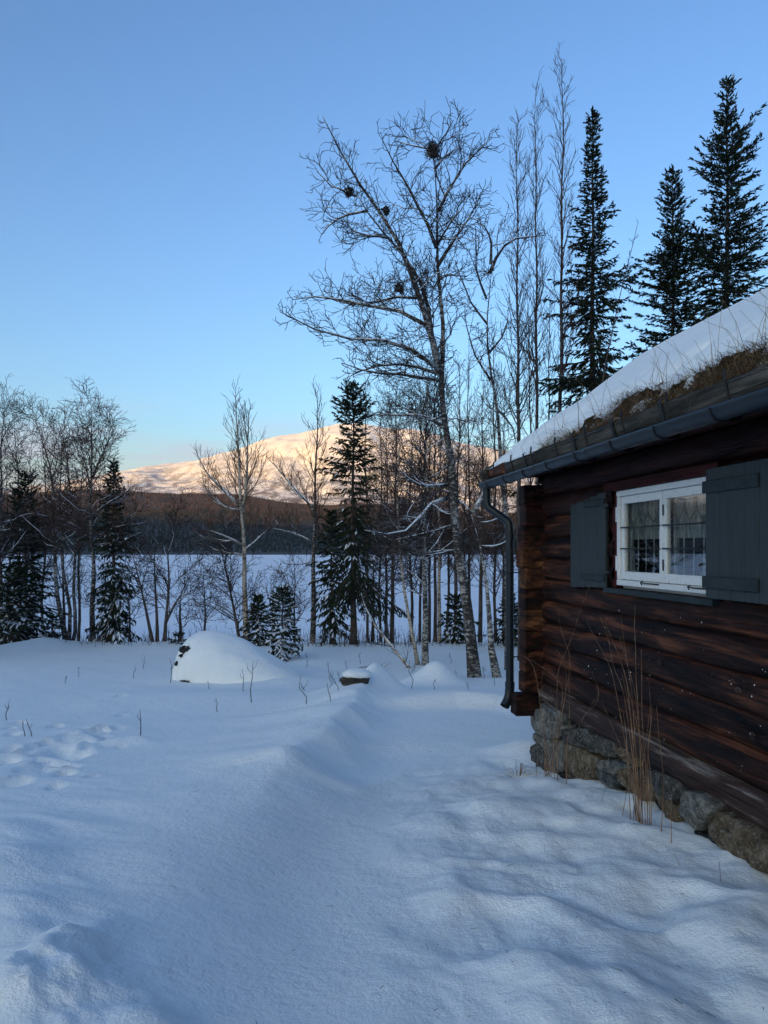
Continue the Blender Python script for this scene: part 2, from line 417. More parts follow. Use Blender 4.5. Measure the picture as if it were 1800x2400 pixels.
heightmask = n.ramp(n.math('MULTIPLY', p[2], 0.001), [(0.25, 1.0), (0.72, 0.45), (0.95, 0.0)])
spots = n.ramp(n.noise(n.coord((1, .6, 1)), 0.05, 4, 0.75), [(0.54, 0.0), (0.60, 1.0)])
f = n.math('MULTIPLY', n.math('MAXIMUM', n.math('MULTIPLY', rock, 0.9), n.math('MULTIPLY', spots, 0.85)), heightmask)
col = n.mix(f, (0.78, 0.76, 0.72), (0.085, 0.058, 0.05))
att = n.n.new('ShaderNodeAttribute'); att.attribute_name = 'forest'
col = n.mix(att.outputs['Fac'], col, n.mix(n.noise(n.coord(), 0.02, 5, .7), (0.10, 0.10, 0.115), (0.04, 0.045, 0.05)))
n.color(col)
me = fast_mesh('mountain', np.stack([HX, HY, HZ], -1).reshape(-1, 3), grid_faces(*HX.shape)[:, ::-1])
edge = 4150 + 160 * fbm(HX / 300, HY / 300, 3, 81)
fo = 1 - sstep(HY, edge - 120, edge + 60)
a = me.attributes.new('forest', 'FLOAT', 'POINT'); a.data.foreach_set('value', fo.ravel().astype(np.float32))
o = link('mountain', me, M_hill, smooth=True); tag(o, 'snowy mountain glowing in low sun beyond the lake', kind='structure')

# unseen hill behind the viewer, shaped to keep yard, lake and lower forest in shade
hx = np.linspace(-14000, 14000, 160); hy = np.linspace(-5200, -700, 40)
BX, BY = np.meshgrid(hx, hy, indexing='ij')
BZ = -10 + 760.0 * np.exp(-((BY + 3000) / 950.0) ** 2) * (1 + .07 * fbm(BX / 1500, BX * 0, 3, 91)) + 25 * fbm(BX / 500, BY / 500, 3, 93)
me = fast_mesh('shading_hill', np.stack([BX, BY, BZ], -1).reshape(-1, 3), grid_faces(*BX.shape)[:, ::-1])
M_back = mat('shading_hill', (0.12, 0.13, 0.14), 0.95, spec=0.1)
o = link('shading_hill', me, M_back, smooth=True); tag(o, 'unseen wooded hill behind the viewpoint, shaped to shade the yard and lake', kind='structure')
me = fast_mesh('far_ground', np.array([[-14500, -14500, -30], [14500, -14500, -30], [14500, 14500, -30], [-14500, 14500, -30.]]), np.array([[0, 1, 2, 3]]))
o = link('ground', me, M_lake); tag(o, 'snowy lowland reaching the horizon', kind='structure')

# far forest: every tree a small tapering body, joined (a wood that reads as one mass)
def far_trees(name, cnt, ylo, yhi, ulo, uhi, hlo, hhi, wfrac, m, dens=None, seed=1, label=''):
    rg = np.random.default_rng(seed)
    Y = np.sqrt(rg.random(cnt) * (yhi ** 2 - ylo ** 2) + ylo ** 2); X = Y * (ulo + (uhi - ulo) * rg.random(cnt))
    if dens is not None:
        k = rg.random(cnt) < dens(X, Y); X, Y = X[k], Y[k]
    Z = hills(X, Y) - 1
    h = hlo + (hhi - hlo) * rg.random(len(X)); r = h * wfrac * (0.7 + .6 * rg.random(len(X))); ph = rg.random(len(X)) * 6
    V = np.zeros((len(X), 4, 3))
    for j in range(3):
        V[:, j, 0] = X + r * np.cos(ph + j * 2.094); V[:, j, 1] = Y + r * np.sin(ph + j * 2.094); V[:, j, 2] = Z
    V[:, 3] = np.stack([X + rg.normal(size=len(X)) * .4, Y, Z + h], 1)
    b = np.arange(len(X))[:, None] * 4
    F = np.concatenate([b + np.array([[0, 1, 3]]), b + np.array([[1, 2, 3]]), b + np.array([[2, 0, 3]])])
    me = fast_mesh(name, V.reshape(-1, 3), F)
    o = link(name, me, m); tag(o, label, 'forest', kind='stuff')
M_far_spruce = mat('far_spruce', (0.022, 0.032, 0.028), 0.9, spec=0.1)
M_far_birch = mat('far_birch', (0.105, 0.066, 0.055), 0.9, spec=0.1)
lowd = lambda X, Y: np.clip(1.25 - (Y - 1950) / 2400, 0.12, 1)
upd = lambda X, Y: np.clip((Y - 2200) / 1300, 0.02, 1)
far_trees('spruce_forest', 60000, 1940, 4230, -.60, .42, 8, 15, .17, M_far_spruce, lowd, 3, 'dark spruce forest across the frozen lake')
far_trees('birch_forest', 60000, 2300, 4260, -.60, .42, 7, 12, .22, M_far_birch, upd, 4, 'reddish brown bare forest on the upper far shore')
def spd(X, Y):
    return np.clip(1 - (Y - 4200) / 2300, 0, 1) ** 2.2 * np.clip(fbm(X / 160, Y / 220, 3, 77) * 1.6 + .35, 0.03, 1)
far_trees('mountain_birches', 60000, 4200, 6600, -.58, .40, 5, 10, .25, M_far_birch, spd, 5, 'scattered small trees dotting the sunlit mountainside')

# ------------------------------------------------------------------ cabin
# cabin-local frame: x along the long wall (away from the camera), y = outwards is +, measured as -a, z up
CAB = empty('log_cabin', (0, 0, 0), math.atan2(DY, DX))
tag(CAB, 'dark tarred log cabin with sod roof, white window and grey shutters', 'cabin')
WA = 2.80                                     # distance of the wall line from the camera
def wood(name, dark, mid, hi, sx=0.9, sc=7.0, rough=0.62, b=0.9, p=(0.36, 0.55, 0.74)):
    m = mat(name, mid, rough, spec=0.14); n = N(m)
    oi = n.n.new('ShaderNodeObjectInfo')
    c = n.n.new('ShaderNodeTexCoord'); ad = n.n.new('ShaderNodeVectorMath'); ad.operation = 'ADD'
    cx = n.n.new('ShaderNodeCombineXYZ'); n.l.new(n.math('MULTIPLY', oi.outputs['Random'], 37.0), cx.inputs[0]); n.l.new(n.math('MULTIPLY', oi.outputs['Random'], 11.0), cx.inputs[2])
    n.l.new(c.outputs['Object'], ad.inputs[0]); n.l.new(cx.outputs[0], ad.inputs[1])
    mp1 = n.n.new('ShaderNodeMapping'); mp1.inputs['Scale'].default_value = (sx, 5, 9); n.l.new(ad.outputs[0], mp1.inputs[0])
    mp2 = n.n.new('ShaderNodeMapping'); mp2.inputs['Scale'].default_value = (sx * 1.4, 12, 42); n.l.new(ad.outputs[0], mp2.inputs[0])
    a = n.noise(mp1.outputs[0], 1.0, 6, 0.62, 0.6); g = n.noise(mp2.outputs[0], 1.3, 5, 0.7, 0.3)
    f = n.math('ADD', n.math('MULTIPLY', a, 0.7), n.math('MULTIPLY', g, 0.3))
    n.color(n.ramp(f, [(p[0], dark), (p[1], mid), (p[2], hi)]))
    mp3 = n.n.new('ShaderNodeMapping'); mp3.inputs['Scale'].default_value = (sx * .5, 3, 26); n.l.new(ad.outputs[0], mp3.inputs[0])
    crk = n.noise(mp3.outputs[0], 1.6, 3, 0.5, 1.2)
    cr2 = n.ramp(crk, [(0.475, 1.0), (0.495, 0.0), (0.515, 1.0)])
    n.bump(n.math('ADD', n.math('MULTIPLY', g, 0.6), n.math('MULTIPLY', cr2, 0.9)), b, 0.012)
    return m
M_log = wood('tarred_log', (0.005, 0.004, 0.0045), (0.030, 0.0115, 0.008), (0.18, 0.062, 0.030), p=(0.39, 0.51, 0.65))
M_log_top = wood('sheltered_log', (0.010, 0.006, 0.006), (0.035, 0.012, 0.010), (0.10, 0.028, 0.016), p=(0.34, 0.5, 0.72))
M_sill = wood('weathered_sill', (0.018, 0.012, 0.011), (0.07, 0.04, 0.032), (0.42, 0.37, 0.32), sx=.8, p=(0.38, 0.55, 0.68))
M_split = wood('split_orange_wood', (0.012, 0.007, 0.006), (0.10, 0.04, 0.02), (0.42, 0.18, 0.07), sx=2, p=(0.36, 0.52, 0.68))
M_red = wood('red_trim', (0.03, 0.008, 0.008), (0.075, 0.014, 0.012), (0.12, 0.03, 0.02))
M_shut = wood('grey_green_paint', (0.018, 0.027, 0.030), (0.031, 0.041, 0.045), (0.048, 0.060, 0.065), sx=6, b=0.35, rough=0.55)
M_shut_v = mat('shutter_paint', (0.05, 0.065, 0.073), 0.6)
n = N(M_shut_v); g = n.noise(n.coord((30, 12, 1.6)), 1.5, 6, 0.7); g2 = n.noise(n.coord((2.5, 2, 1.2)), 2.0, 3)
n.color(n.mix(n.math('MULTIPLY', g2, .5), n.ramp(g, [(0.3, (0.016, 0.025, 0.028)), (0.55, (0.030, 0.040, 0.043)), (0.8, (0.046, 0.058, 0.062))]), (0.036, 0.046, 0.05))); n.bump(g, 0.5, 0.004)
M_white = mat('white_window_paint', (0.72, 0.72, 0.70), 0.45, spec=0.4)
n = N(M_white); g = n.noise(n.coord((6, 6, 6)), 6, 6, 0.7); n.color(n.ramp(g, [(0.28, (0.42, 0.40, 0.36)), (0.42, (0.74, 0.74, 0.72)), (0.8, (0.80, 0.80, 0.78))])); n.bump(g, 0.2, 0.003)
M_gut = mat('gutter_steel', (0.035, 0.055, 0.075), 0.38, metal=0.0, spec=0.35)
n = N(M_gut); g = n.noise(n.coord((1, 6, 6)), 5, 4, 0.6); n.rough(n.ramp(g, [(0.3, 0.28), (0.7, 0.5)])); n.color(n.ramp(g, [(0.3, (0.008, 0.013, 0.018)), (0.75, (0.014, 0.021, 0.029))]))
M_iron = mat('black_iron', (0.018, 0.018, 0.02), 0.6, spec=0.4)
M_oldwood = wood('weathered_turf_board', (0.018, 0.017, 0.015), (0.075, 0.068, 0.058), (0.22, 0.20, 0.17), sx=1.5, p=(0.34, 0.52, 0.74), rough=0.9)
M_lead = mat('window_lattice', (0.16, 0.18, 0.19), 0.6)
M_palebar = mat('pale_lattice', (0.55, 0.57, 0.56), 0.6)
M_dark = mat('dark_interior', (0.025, 0.025, 0.025), 0.9)
M_curtain = mat('curtain_cloth', (0.40, 0.43, 0.40), 0.95)
n = N(M_curtain); g = n.noise(n.coord((14, 1, 1.2)), 3.0, 5, 0.7); n.color(n.ramp(g, [(0.35, (0.16, 0.19, 0.18)), (0.7, (0.62, 0.64, 0.60))]))
M_glass = bpy.data.materials.new('window_glass'); M_glass.use_nodes = True
gn, gl = M_glass.node_tree.nodes, M_glass.node_tree.links
gn.remove(gn['Principled BSDF'])
tr = gn.new('ShaderNodeBsdfTransparent'); tr.inputs[0].default_value = (0.92, 0.94, 0.93, 1)
gs = gn.new('ShaderNodeBsdfGlossy'); gs.inputs['Roughness'].default_value = 0.015
ge = gn.new('ShaderNodeNewGeometry'); dt_ = gn.new('ShaderNodeVectorMath'); dt_.operation = 'DOT_PRODUCT'
gl.new(ge.outputs['Normal'], dt_.inputs[0]); gl.new(ge.outputs['Incoming'], dt_.inputs[1])
def gm(op, a, b=0.0):
    q = gn.new('ShaderNodeMath'); q.operation = op
    for i_, v_ in ((0, a), (1, b)):
        if isinstance(v_, (int, float)): q.inputs[i_].default_value = v_
        else: gl.new(v_, q.inputs[i_])
    return q
fr = gm('ADD', gm('MULTIPLY', gm('POWER', gm('SUBTRACT', 1.0, gm('ABSOLUTE', dt_.outputs['Value']).outputs[0]).outputs[0], 5.0).outputs[0], 0.82).outputs[0], 0.18)
mx = gn.new('ShaderNodeMixShader')
gl.new(fr.outputs[0], mx.inputs[0]); gl.new(tr.outputs[0], mx.inputs[1]); gl.new(gs.outputs[0], mx.inputs[2]); gl.new(mx.outputs[0], gn['Material Output'].inputs[0])

def box_me(name, x0, x1, y0, y1, z0, z1, bev=0.0, tilt=None):
    x0, x1 = min(x0, x1), max(x0, x1); y0, y1 = min(y0, y1), max(y0, y1); z0, z1 = min(z0, z1), max(z0, z1)
    b = bev
    if b <= 0:
        V = [(x, y, z) for x in (x0, x1) for y in (y0, y1) for z in (z0, z1)]
        F = [(0, 1, 3, 2), (4, 6, 7, 5), (0, 4, 5, 1), (2, 3, 7, 6), (0, 2, 6, 4), (1, 5, 7, 3)]
        me = bpy.data.meshes.new(name); me.from_pydata(V, [], F); return me
    import bmesh
    me = box_me(name, x0, x1, y0, y1, z0, z1)
    bm = bmesh.new(); bm.from_mesh(me)
    bmesh.ops.bevel(bm, geom=bm.edges[:], offset=b, segments=1, affect='EDGES'); bm.to_mesh(me); bm.free()
    return me
def box(name, a0, a1, t0, t1, z0, z1, m, parent=CAB, bev=0.0):
    return link(name, box_me(name, t0, t1, -a0, -a1, z0, z1, bev), m, parent)

def log_mesh(name, t0, t1, a_out, thick, z0, z1, seed, bulge=0.055, ns=None):
    """horizontal log along t: bulging outer face, flat inside, hand-hewn wobble, lens-shaped section"""
    ns = ns or max(4, int((t1 - t0) * 11)); prof_ = []
    K = 9
    for k in range(K):
        s = -1 + 2 * k / (K - 1); prof_.append((a_out - bulge * (1 - abs(s) ** 2.3), (z0 + z1) / 2 + s * (z1 - z0) / 2 * 0.992))
    prof_.append((a_out + thick, z1 - .004)); prof_.append((a_out + thick, z0 + .004))
    tt = np.linspace(t0, t1, ns); P = np.array(prof_); m_ = len(P)
    V = np.zeros((ns, m_, 3)); V[:, :, 0] = tt[:, None]
    wob = .012 * fbm(tt * .9 + seed * 3.1, tt * 0 + seed, 2, 101)
    V[:, :, 1] = -(P[None, :, 0] + wob[:, None])
    V[:, :, 2] = P[None, :, 1]
    kk = np.arange(K)
    V[:, :K, 1] += .012 * fbm(tt[:, None] * 5 + seed * 7, kk[None, :] * .55 + seed, 3, 103)
    V[:, 1:K - 1, 2] += .006 * vnoise(tt[:, None] * 3 + seed, kk[None, 1:-1] * .4, 105)
    V = V.reshape(-1, 3)
    i = np.arange(ns - 1)[:, None] * m_; j = np.arange(m_)[None, :]; j2 = (j + 1) % m_
    F = np.stack([i + j, i + m_ + j, i + m_ + j2, i + j2], -1).reshape(-1, 4)
    ends = np.array([list(range(m_ - 1, -1, -1)), list(range((ns - 1) * m_, ns * m_))]); 
    return fast_mesh(name, V, [F[:, ::-1], ends[:, ::-1]])
LH = 0.2173; Z0 = -1.62; TW0, TW1 = 4.52, 5.965; T_END = 7.70
for k in range(11):
    z0, z1 = Z0 + LH * k, Z0 + LH * (k + 1)
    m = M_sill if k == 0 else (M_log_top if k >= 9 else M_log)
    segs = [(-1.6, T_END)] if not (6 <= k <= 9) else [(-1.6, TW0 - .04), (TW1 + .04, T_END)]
    for sgi, (t0, t1) in enumerate(segs):
        out = WA + (0.0 if k else -.03)
        link('log', log_mesh('log', t0, t1, out, .18, z0, z1, k * 1.7 + sgi, .05 + .012 * math.sin(k * 2.1)), m, CAB, True)
# logs of the far gable wall: their ends stick out past the long wall
rr = random.Random(5)
for k in range(11):
    z0 = Z0 + LH * (k - .5) + .01; z1 = z0 + LH - .003
    if k == 0: z0, z1 = Z0 - .12, Z0 + LH * .5 - .004
    ext = 2.545 + rr.uniform(-.015, .03) if k else 2.47
    m = {1: M_log, 4: M_split, 7: M_split, 6: M_split, 3: M_log, 9: M_log_top}.get(k, M_log)
    me = box_me('gable_log', 7.705, 7.90, -ext, -7.95, z0, z1, .012)
    o = link('gable_log', me, m, CAB)
# near gable (behind the camera's edge of view), rear wall and floor close the box
for k in range(11):
    z0 = Z0 + LH * (k - .5) + .01
    link('gable_log', box_me('gable_log', -1.85, -1.65, -2.6, -7.95, z0, z0 + LH - .012, .02), M_log, CAB)
    link('rear_log', log_mesh('rear_log', -1.64, T_END, 7.75, .18, Z0 + LH * k, Z0 + LH * (k + 1), k, .02, 14), M_log, CAB)
box('floor', 3.0, 7.7, -1.6, 7.66, Z0 + .05, Z0 + .15, M_dark)
# gable boarding above the wall logs
for k in range(24):
    a0 = 2.75 + k * .215; zt = .62 + .575 * (a0 + .1 - 2.38) if a0 < 5.6 else .62 + .575 * (9.02 - (a0 + .1))
    if zt > .7: box('gable_board', a0, a0 + .21, 7.80, 7.83, .70, zt, M_log)
# beam under the eave, rafters, soffit
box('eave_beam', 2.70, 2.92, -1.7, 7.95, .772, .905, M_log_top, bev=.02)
for k in range(14):
    t = 7.6 - k * .68
    link('rafter_tail', box_me('rafter_tail', t - .05, t + .05, -2.46, -2.70, .74, .83, .012), M_log_top, CAB)

# roof: decking, sod, eave board, ridge
RS = 0.575
def roofz(a): return 0.80 + RS * (np.minimum(a, 11.4 - a) - 2.38)
for side in (0, 1):
    pts = [(2.34, roofz(2.34) - .03), (5.70, roofz(5.70) - .03)] if side == 0 else [(5.70, roofz(5.70) - .03), (9.06, roofz(2.34) - .03)]
    for j in range(1):
        (a0, z0), (a1, z1) = pts
        V = [(-2.2, -a0, z0 - .035), (8.18, -a0, z0 - .035), (8.18, -a1, z1 - .035), (-2.2, -a1, z1 - .035), (-2.2, -a0, z0), (8.18, -a0, z0), (8.18, -a1, z1), (-2.2, -a1, z1)]
        F = [(0, 1, 2, 3), (7, 6, 5, 4), (0, 4, 5, 1), (1, 5, 6, 2), (2, 6, 7, 3), (3, 7, 4, 0)]
        me = bpy.data.meshes.new('roof_deck'); me.from_pydata(V, [], F); link('roof_deck', me, M_log_top, CAB)
M_sod = mat('roof_sod', (0.07, 0.05, 0.03), 0.95, spec=0.1)
n = N(M_sod); a = n.noise(n.coord(), 22, 6, 0.75); b = n.noise(n.coord(), 2.2, 4, 0.6)
c1 = n.ramp(a, [(0.36, (0.008, 0.005, 0.004)), (0.5, (0.055, 0.028, 0.013)), (0.66, (0.20, 0.11, 0.05))]); moss = n.ramp(a, [(0.3, (0.015, 0.018, 0.006)), (0.7, (0.085, 0.075, 0.015))])
n.color(n.mix(n.ramp(b, [(0.56, 0.0), (0.62, 1.0)]), c1, moss)); n.bump(a, 1.0, 0.05)
ta = np.linspace(-2.2, 8.17, 460); aa = np.concatenate([[2.405], np.linspace(2.41, 3.1, 34), np.linspace(3.2, 8.2, 14), np.linspace(8.3, 8.99, 8)])
TT, AA = np.meshgrid(ta, aa, indexing='ij')
def sodz(T, A):
    e = sstep(np.minimum(A, 11.4 - A), 2.40, 2.62)
    return roofz(A) + .075 + .05 * e + .045 * (fbm(T / .16, A / .14, 4, 121, .6)) * (1 - .6 * sstep(A, 2.8, 3.4)) * (.4 + .6 * e) + .03 * fbm(T / .8, A / .5, 2, 123)
SZ = sodz(TT, AA); SZ[:, 0] = roofz(2.38) - .02
me = fast_mesh('sod', np.stack([TT, -AA, SZ], -1).reshape(-1, 3), grid_faces(*TT.shape))
link('sod', me, M_sod, CAB, True)
# heavy old board that holds the turf at the eave, laid in three lengths
for (t0, t1) in ((-2.2, 1.9), (1.905, 7.595), (7.60, 8.20)):
    ns = max(3, int((t1 - t0) * 9)); tt = np.linspace(t0, t1, ns)
    V = np.zeros((ns, 4, 3)); V[:, :, 0] = tt[:, None]
    P = np.array([(2.335, .728), (2.30, .875), (2.375, .895), (2.41, .745)])
    V[:, :, 1] = -P[None, :, 0] + .010 * fbm(tt[:, None] * 2, np.arange(4)[None] * 1.3 + t0, 3, 131); V[:, :, 2] = P[None, :, 1] + .012 * fbm(tt[:, None] * 1.6, np.arange(4)[None] * .7 + t0, 3, 133)
    V = V.reshape(-1, 3); i = np.arange(ns - 1)[:, None] * 4; j = np.arange(4)[None]; j2 = (j + 1) % 4
    F = np.stack([i + j, i + j2, i + 4 + j2, i + 4 + j], -1).reshape(-1, 4)
    link('turf_board', fast_mesh('turf_board', V, [F, np.array([[3, 2, 1, 0], [(ns - 1) * 4 + x for x in range(4)]])]), M_oldwood if t0 < 7 else M_split, CAB)
# verge board on the far gable
V = [(8.19, -2.24, .66), (8.225, -2.24, .66), (8.19, -5.7, 2.64), (8.225, -5.7, 2.64), (8.19, -2.24, .86), (8.225, -2.24, .86), (8.19, -5.7, 2.86), (8.225, -5.7, 2.86)]
me = bpy.data.meshes.new('verge_board'); me.from_pydata(V, [], [(0, 2, 3, 1), (4, 5, 7, 6), (0, 4, 6, 2), (1, 3, 7, 5), (0, 1, 5, 4), (2, 6, 7, 3)]); link('verge_board', me, M_oldwood, CAB)
# bitumen strip showing between board and gutter
tt = np.linspace(-2.2, 8.2, 300); V = np.zeros((300, 2, 3)); V[:, :, 0] = tt[:, None]
V[:, 0, 1] = -2.345; V[:, 0, 2] = .742; V[:, 1, 1] = -2.325 + .008 * fbm(tt * 6, tt * 0, 2, 141); V[:, 1, 2] = .700 + .010 * fbm(tt * 5, tt * 0, 3, 142)
link('roofing_felt', fast_mesh('roofing_felt', V.reshape(-1, 3), grid_faces(300, 2)), M_iron, CAB)

# snow blanket on the roof: lies on the sod, thin and ragged towards the eave
ta = np.linspace(-2.2, 8.24, 560); aa = np.concatenate([np.linspace(2.30, 3.3, 62), np.linspace(3.38, 8.9, 34)])
TT, AA = np.meshgrid(ta, aa, indexing='ij')
am = np.minimum(AA, 11.4 - AA)
edge = np.interp(TT, [3.2, 4.6, 6.0, 6.8], [2.70, 2.60, 2.50, 2.46]) + .24 * fbm(TT / .5, TT * 0, 3, 151) + .10 * vnoise(TT / .13, AA / .1, 153) - .40 * sstep(TT, 6.2, 7.6)
edge = np.where(AA > 5.7, 2.3, edge)
th = np.interp(am, [2.2, 2.45, 3.0, 4.1, 5.7], [.03, .09, .19, .30, .24]) * (.45 + .55 * sstep(am - edge, 0, .7))
cov = sstep(am - edge, -.07, .13)
base = np.interp(am, [2.2, 2.4], [roofz(2.3) + .02, roofz(2.4) + .10]) * (am < 2.4) + (am >= 2.4) * sodz(TT, np.where(AA < 2.41, 2.41, AA))
thin = .045 * fbm(TT / .11, AA / .09, 3, 155) + .02 * fbm(TT / .45, AA / .3, 2, 157)
z_s = roofz(AA) + .10 + th + .022 * fbm(TT / .2, AA / .2, 3, 163) * (1 - sstep(am, 2.6, 3.2)) + .012 * fbm(TT / .5, AA / .6, 3, 159) + .03 * fbm(TT / 1.6, AA / 1.4, 2, 160) * sstep(am, 2.6, 3.4)
z_low = base - .035 + thin
ZZ = z_low * (1 - cov) + z_s * cov
ve = sstep(TT, 8.08, 8.24); ZZ = ZZ - ve ** 2 * .17
ZZ = np.where(AA < 2.345, .895 - (2.345 - AA) * .5, ZZ)
ZZ = np.where((AA < 2.42) & (TT < 6.7), np.minimum(ZZ, .86), ZZ)
me = fast_mesh('roof_snow', np.stack([TT, -AA, ZZ], -1).reshape(-1, 3), grid_faces(*TT.shape))
o = link('roof_snow', me, M_roof_snow, None, True); o.rotation_euler = (0, 0, CAB.rotation_euler[2])
tag(o, 'smooth thick snow lying on the sod roof of the cabin', 'snow', kind='stuff')
ROOT_RZ = CAB.rotation_euler[2]

# gutter, straps, hooks, downpipe
def sweep(name, path, section, m, parent=CAB, closed=True, smooth=True):
    P = np.array(path, float); T = np.gradient(P, axis=0); T /= np.linalg.norm(T, axis=1, keepdims=True)
    ref = np.array([0, 0, 1.0]) if abs(T[0, 2]) < .8 else np.array([1.0, 0, 0])
    A = np.cross(T, ref); A /= np.linalg.norm(A, axis=1, keepdims=True) + 1e-9; B = np.cross(A, T)
    sec = np.array(section, float); k = len(sec)
    V = P[:, None] + sec[None, :, :1] * A[:, None] + sec[None, :, 1:] * B[:, None]
    i = np.arange(len(P) - 1)[:, None] * k; j = np.arange(k if closed else k - 1)[None]; j2 = (j + 1) % k
    F = np.stack([i + j, i + j2, i + k + j2, i + k + j], -1).reshape(-1, 4)
    return link(name, fast_mesh(name, V.reshape(-1, 3), F), m, parent, smooth)
GA, GH = 2.275, .735        # gutter centre (a, rim height)
gr = .062
outer = [(gr * math.cos(x), gr * math.sin(x)) for x in np.linspace(math.pi, 2 * math.pi, 13)]
inner = [((gr - .006) * math.cos(x), (gr - .006) * math.sin(x)) for x in np.linspace(2 * math.pi, math.pi, 13)]
bead = [(-gr - .004, .004), (-gr - .012, .010), (-gr - .006, .018), (-gr + .004, .014)]
sec = outer + [(gr, .012)] + [(gr - .006, .012)] + inner + [(-gr + .004, .012), (-gr - .004, .018), (-gr - .012, .008)]
gpath = [(t, -GA, GH - .002 * (t + 2)) for t in np.linspace(-2.2, 8.24, 40)]
sweep('gutter', gpath, [(-x, y) for x, y in sec], M_gut)
cap = [(8.24, -GA + x, GH - .02 + y) for x, y in outer]; me = bpy.data.meshes.new('gutter_end'); me.from_pydata([(a - .004, b, c) for a, b, c in cap] + [(a + .002, b, c) for a, b, c in cap], [], [tuple(range(13)), tuple(range(25, 12, -1))]); link('gutter_end', me, M_gut, CAB)
for t in (7.93, 7.32, 6.72, 6.12, 5.50, 4.88, 4.28, 3.68, 3.05, 2.4):
    tb = Tubes(); th_ = np.linspace(math.pi * .98, 2.02 * math.pi, 10)
    pts = [(t, -GA - 0 + (gr + .005) * math.cos(x), GH - .002 * (t + 2) + (gr + .005) * math.sin(x)) for x in th_]
    tb.add(pts, [.0065] * 10, 5)
    # strap climbing over the turf board
    pts = [(t, -GA - gr, GH), (t, -2.345, .72), (t, -2.315, .80), (t, -2.292, .872), (t + .01, -2.30, .93)]
    tb.add(pts, [.008] * 5, 5); tb.build('gutter_hook', M_iron, CAB)
for t in (4.34, 5.02, 5.72, 6.9, 3.2):
    V = []; 
    for q in ((2.327, .735), (2.283, .885), (2.30, .90)):
        V += [(t - .018, -q[0], q[1]), (t + .018, -q[0], q[1]), (t - .018, -q[0] + .006, q[1]), (t + .018, -q[0] + .006, q[1])]
    F = []
    for s_ in (0, 4): F += [(s_, s_ + 1, s_ + 5, s_ + 4), (s_ + 2, s_ + 6, s_ + 7, s_ + 3), (s_, s_ + 4, s_ + 6, s_ + 2), (s_ + 1, s_ + 3, s_ + 7, s_ + 5)]
    me = bpy.data.meshes.new('board_strap'); me.from_pydata(V, [], F); link('board_strap', me, M_iron, CAB)
for t in (4.30, 5.32, 6.45, 7.1):   # joints of the gutter lengths
    sweep('gutter_joint', [(t - .022, -GA, GH - .002 * (t + 2)), (t + .022, -GA, GH - .002 * (t + 2))], [(-x * 1.09, y * 1.09) for x, y in outer + inner], M_gut)
circ = lambda r, k=16: [(r * math.cos(x), r * math.sin(x)) for x in np.linspace(0, 2 * math.pi, k, endpoint=False)]
DT = 7.93
dp = lerp_poly([(8.12, -GA, GH - .05), (8.12, -GA, GH - .22), (8.11, -GA - .01, GH - .28), (8.02, -2.40, GH - .38), (7.94, -2.47, GH - .45), (7.93, -2.475, GH - .54)], 30)
dp2 = [(DT, -2.475, GH - .54 - k * .2) for k in range(1, 10)]
sweep('downpipe', [tuple(p) for p in dp] + [p for p in dp2 if p[2] > -1.50] + [(DT, -2.475, -1.50)], circ(.043), M_gut)
sweep('pipe_shoe', [(DT, -2.475, -1.47), (DT - .003, -2.468, -1.56), (DT - .015, -2.44, -1.62), (DT - .035, -2.405, -1.67)], circ(.050), M_gut)
sweep('pipe_collar', [(DT, -2.475, .165), (DT, -2.475, .10)], circ(.051), M_gut)
sweep('pipe_collar', [(DT, -2.475, -1.42), (DT, -2.475, -1.47)], circ(.052), M_gut)
for z in (-.25, -1.15):
    tb = Tubes(); tb.add([(DT + .05 * math.cos(x), -2.475 + .05 * math.sin(x), z) for x in np.linspace(0, 2 * math.pi, 13)], [.007] * 13, 5)
    tb.add([(DT, -2.52, z), (DT, -2.70, z)], [.007, .007], 5); tb.build('pipe_bracket', M_iron, CAB)

# ---------------- window
WZ0, WZ1 = -.316, .473
FA = 2.775                     # outer face of the frame
win = link('window', (lambda: None)() or box_me('window', TW0, TW1, -(FA + .05), -(FA + .16), WZ0 - .0, WZ0 + .02), M_white, CAB)
def bar(name, t0, t1, z0, z1, a0, a1, m=M_white, parent=win, bev=.004): return box(name, a0, a1, t0, t1, z0, z1, m, parent, bev)
win.name = 'window'
fw = .045
bar('frame', TW0, TW1, WZ1 - fw, WZ1, FA - .012, FA + .10)
bar('frame', TW0, TW1, WZ0 + .022, WZ0 + .022 + fw, FA - .010, FA + .10)
bar('frame', TW0, TW0 + fw, WZ0 + .022 + fw + .001, WZ1 - fw - .001, FA - .008, FA + .10)
bar('frame', TW1 - fw, TW1, WZ0 + .022 + fw + .001, WZ1 - fw - .001, FA - .008, FA + .10)
bar('sill_board', TW0 - .02, TW1 + .16, WZ0 - .045, WZ0 - .004, FA - .055, FA + .04, M_shut)
TM = (TW0 + TW1) / 2
zb, zt = WZ0 + .022 + fw + .004, WZ1 - fw - .004
M_pane_edge = M_white
rails = []
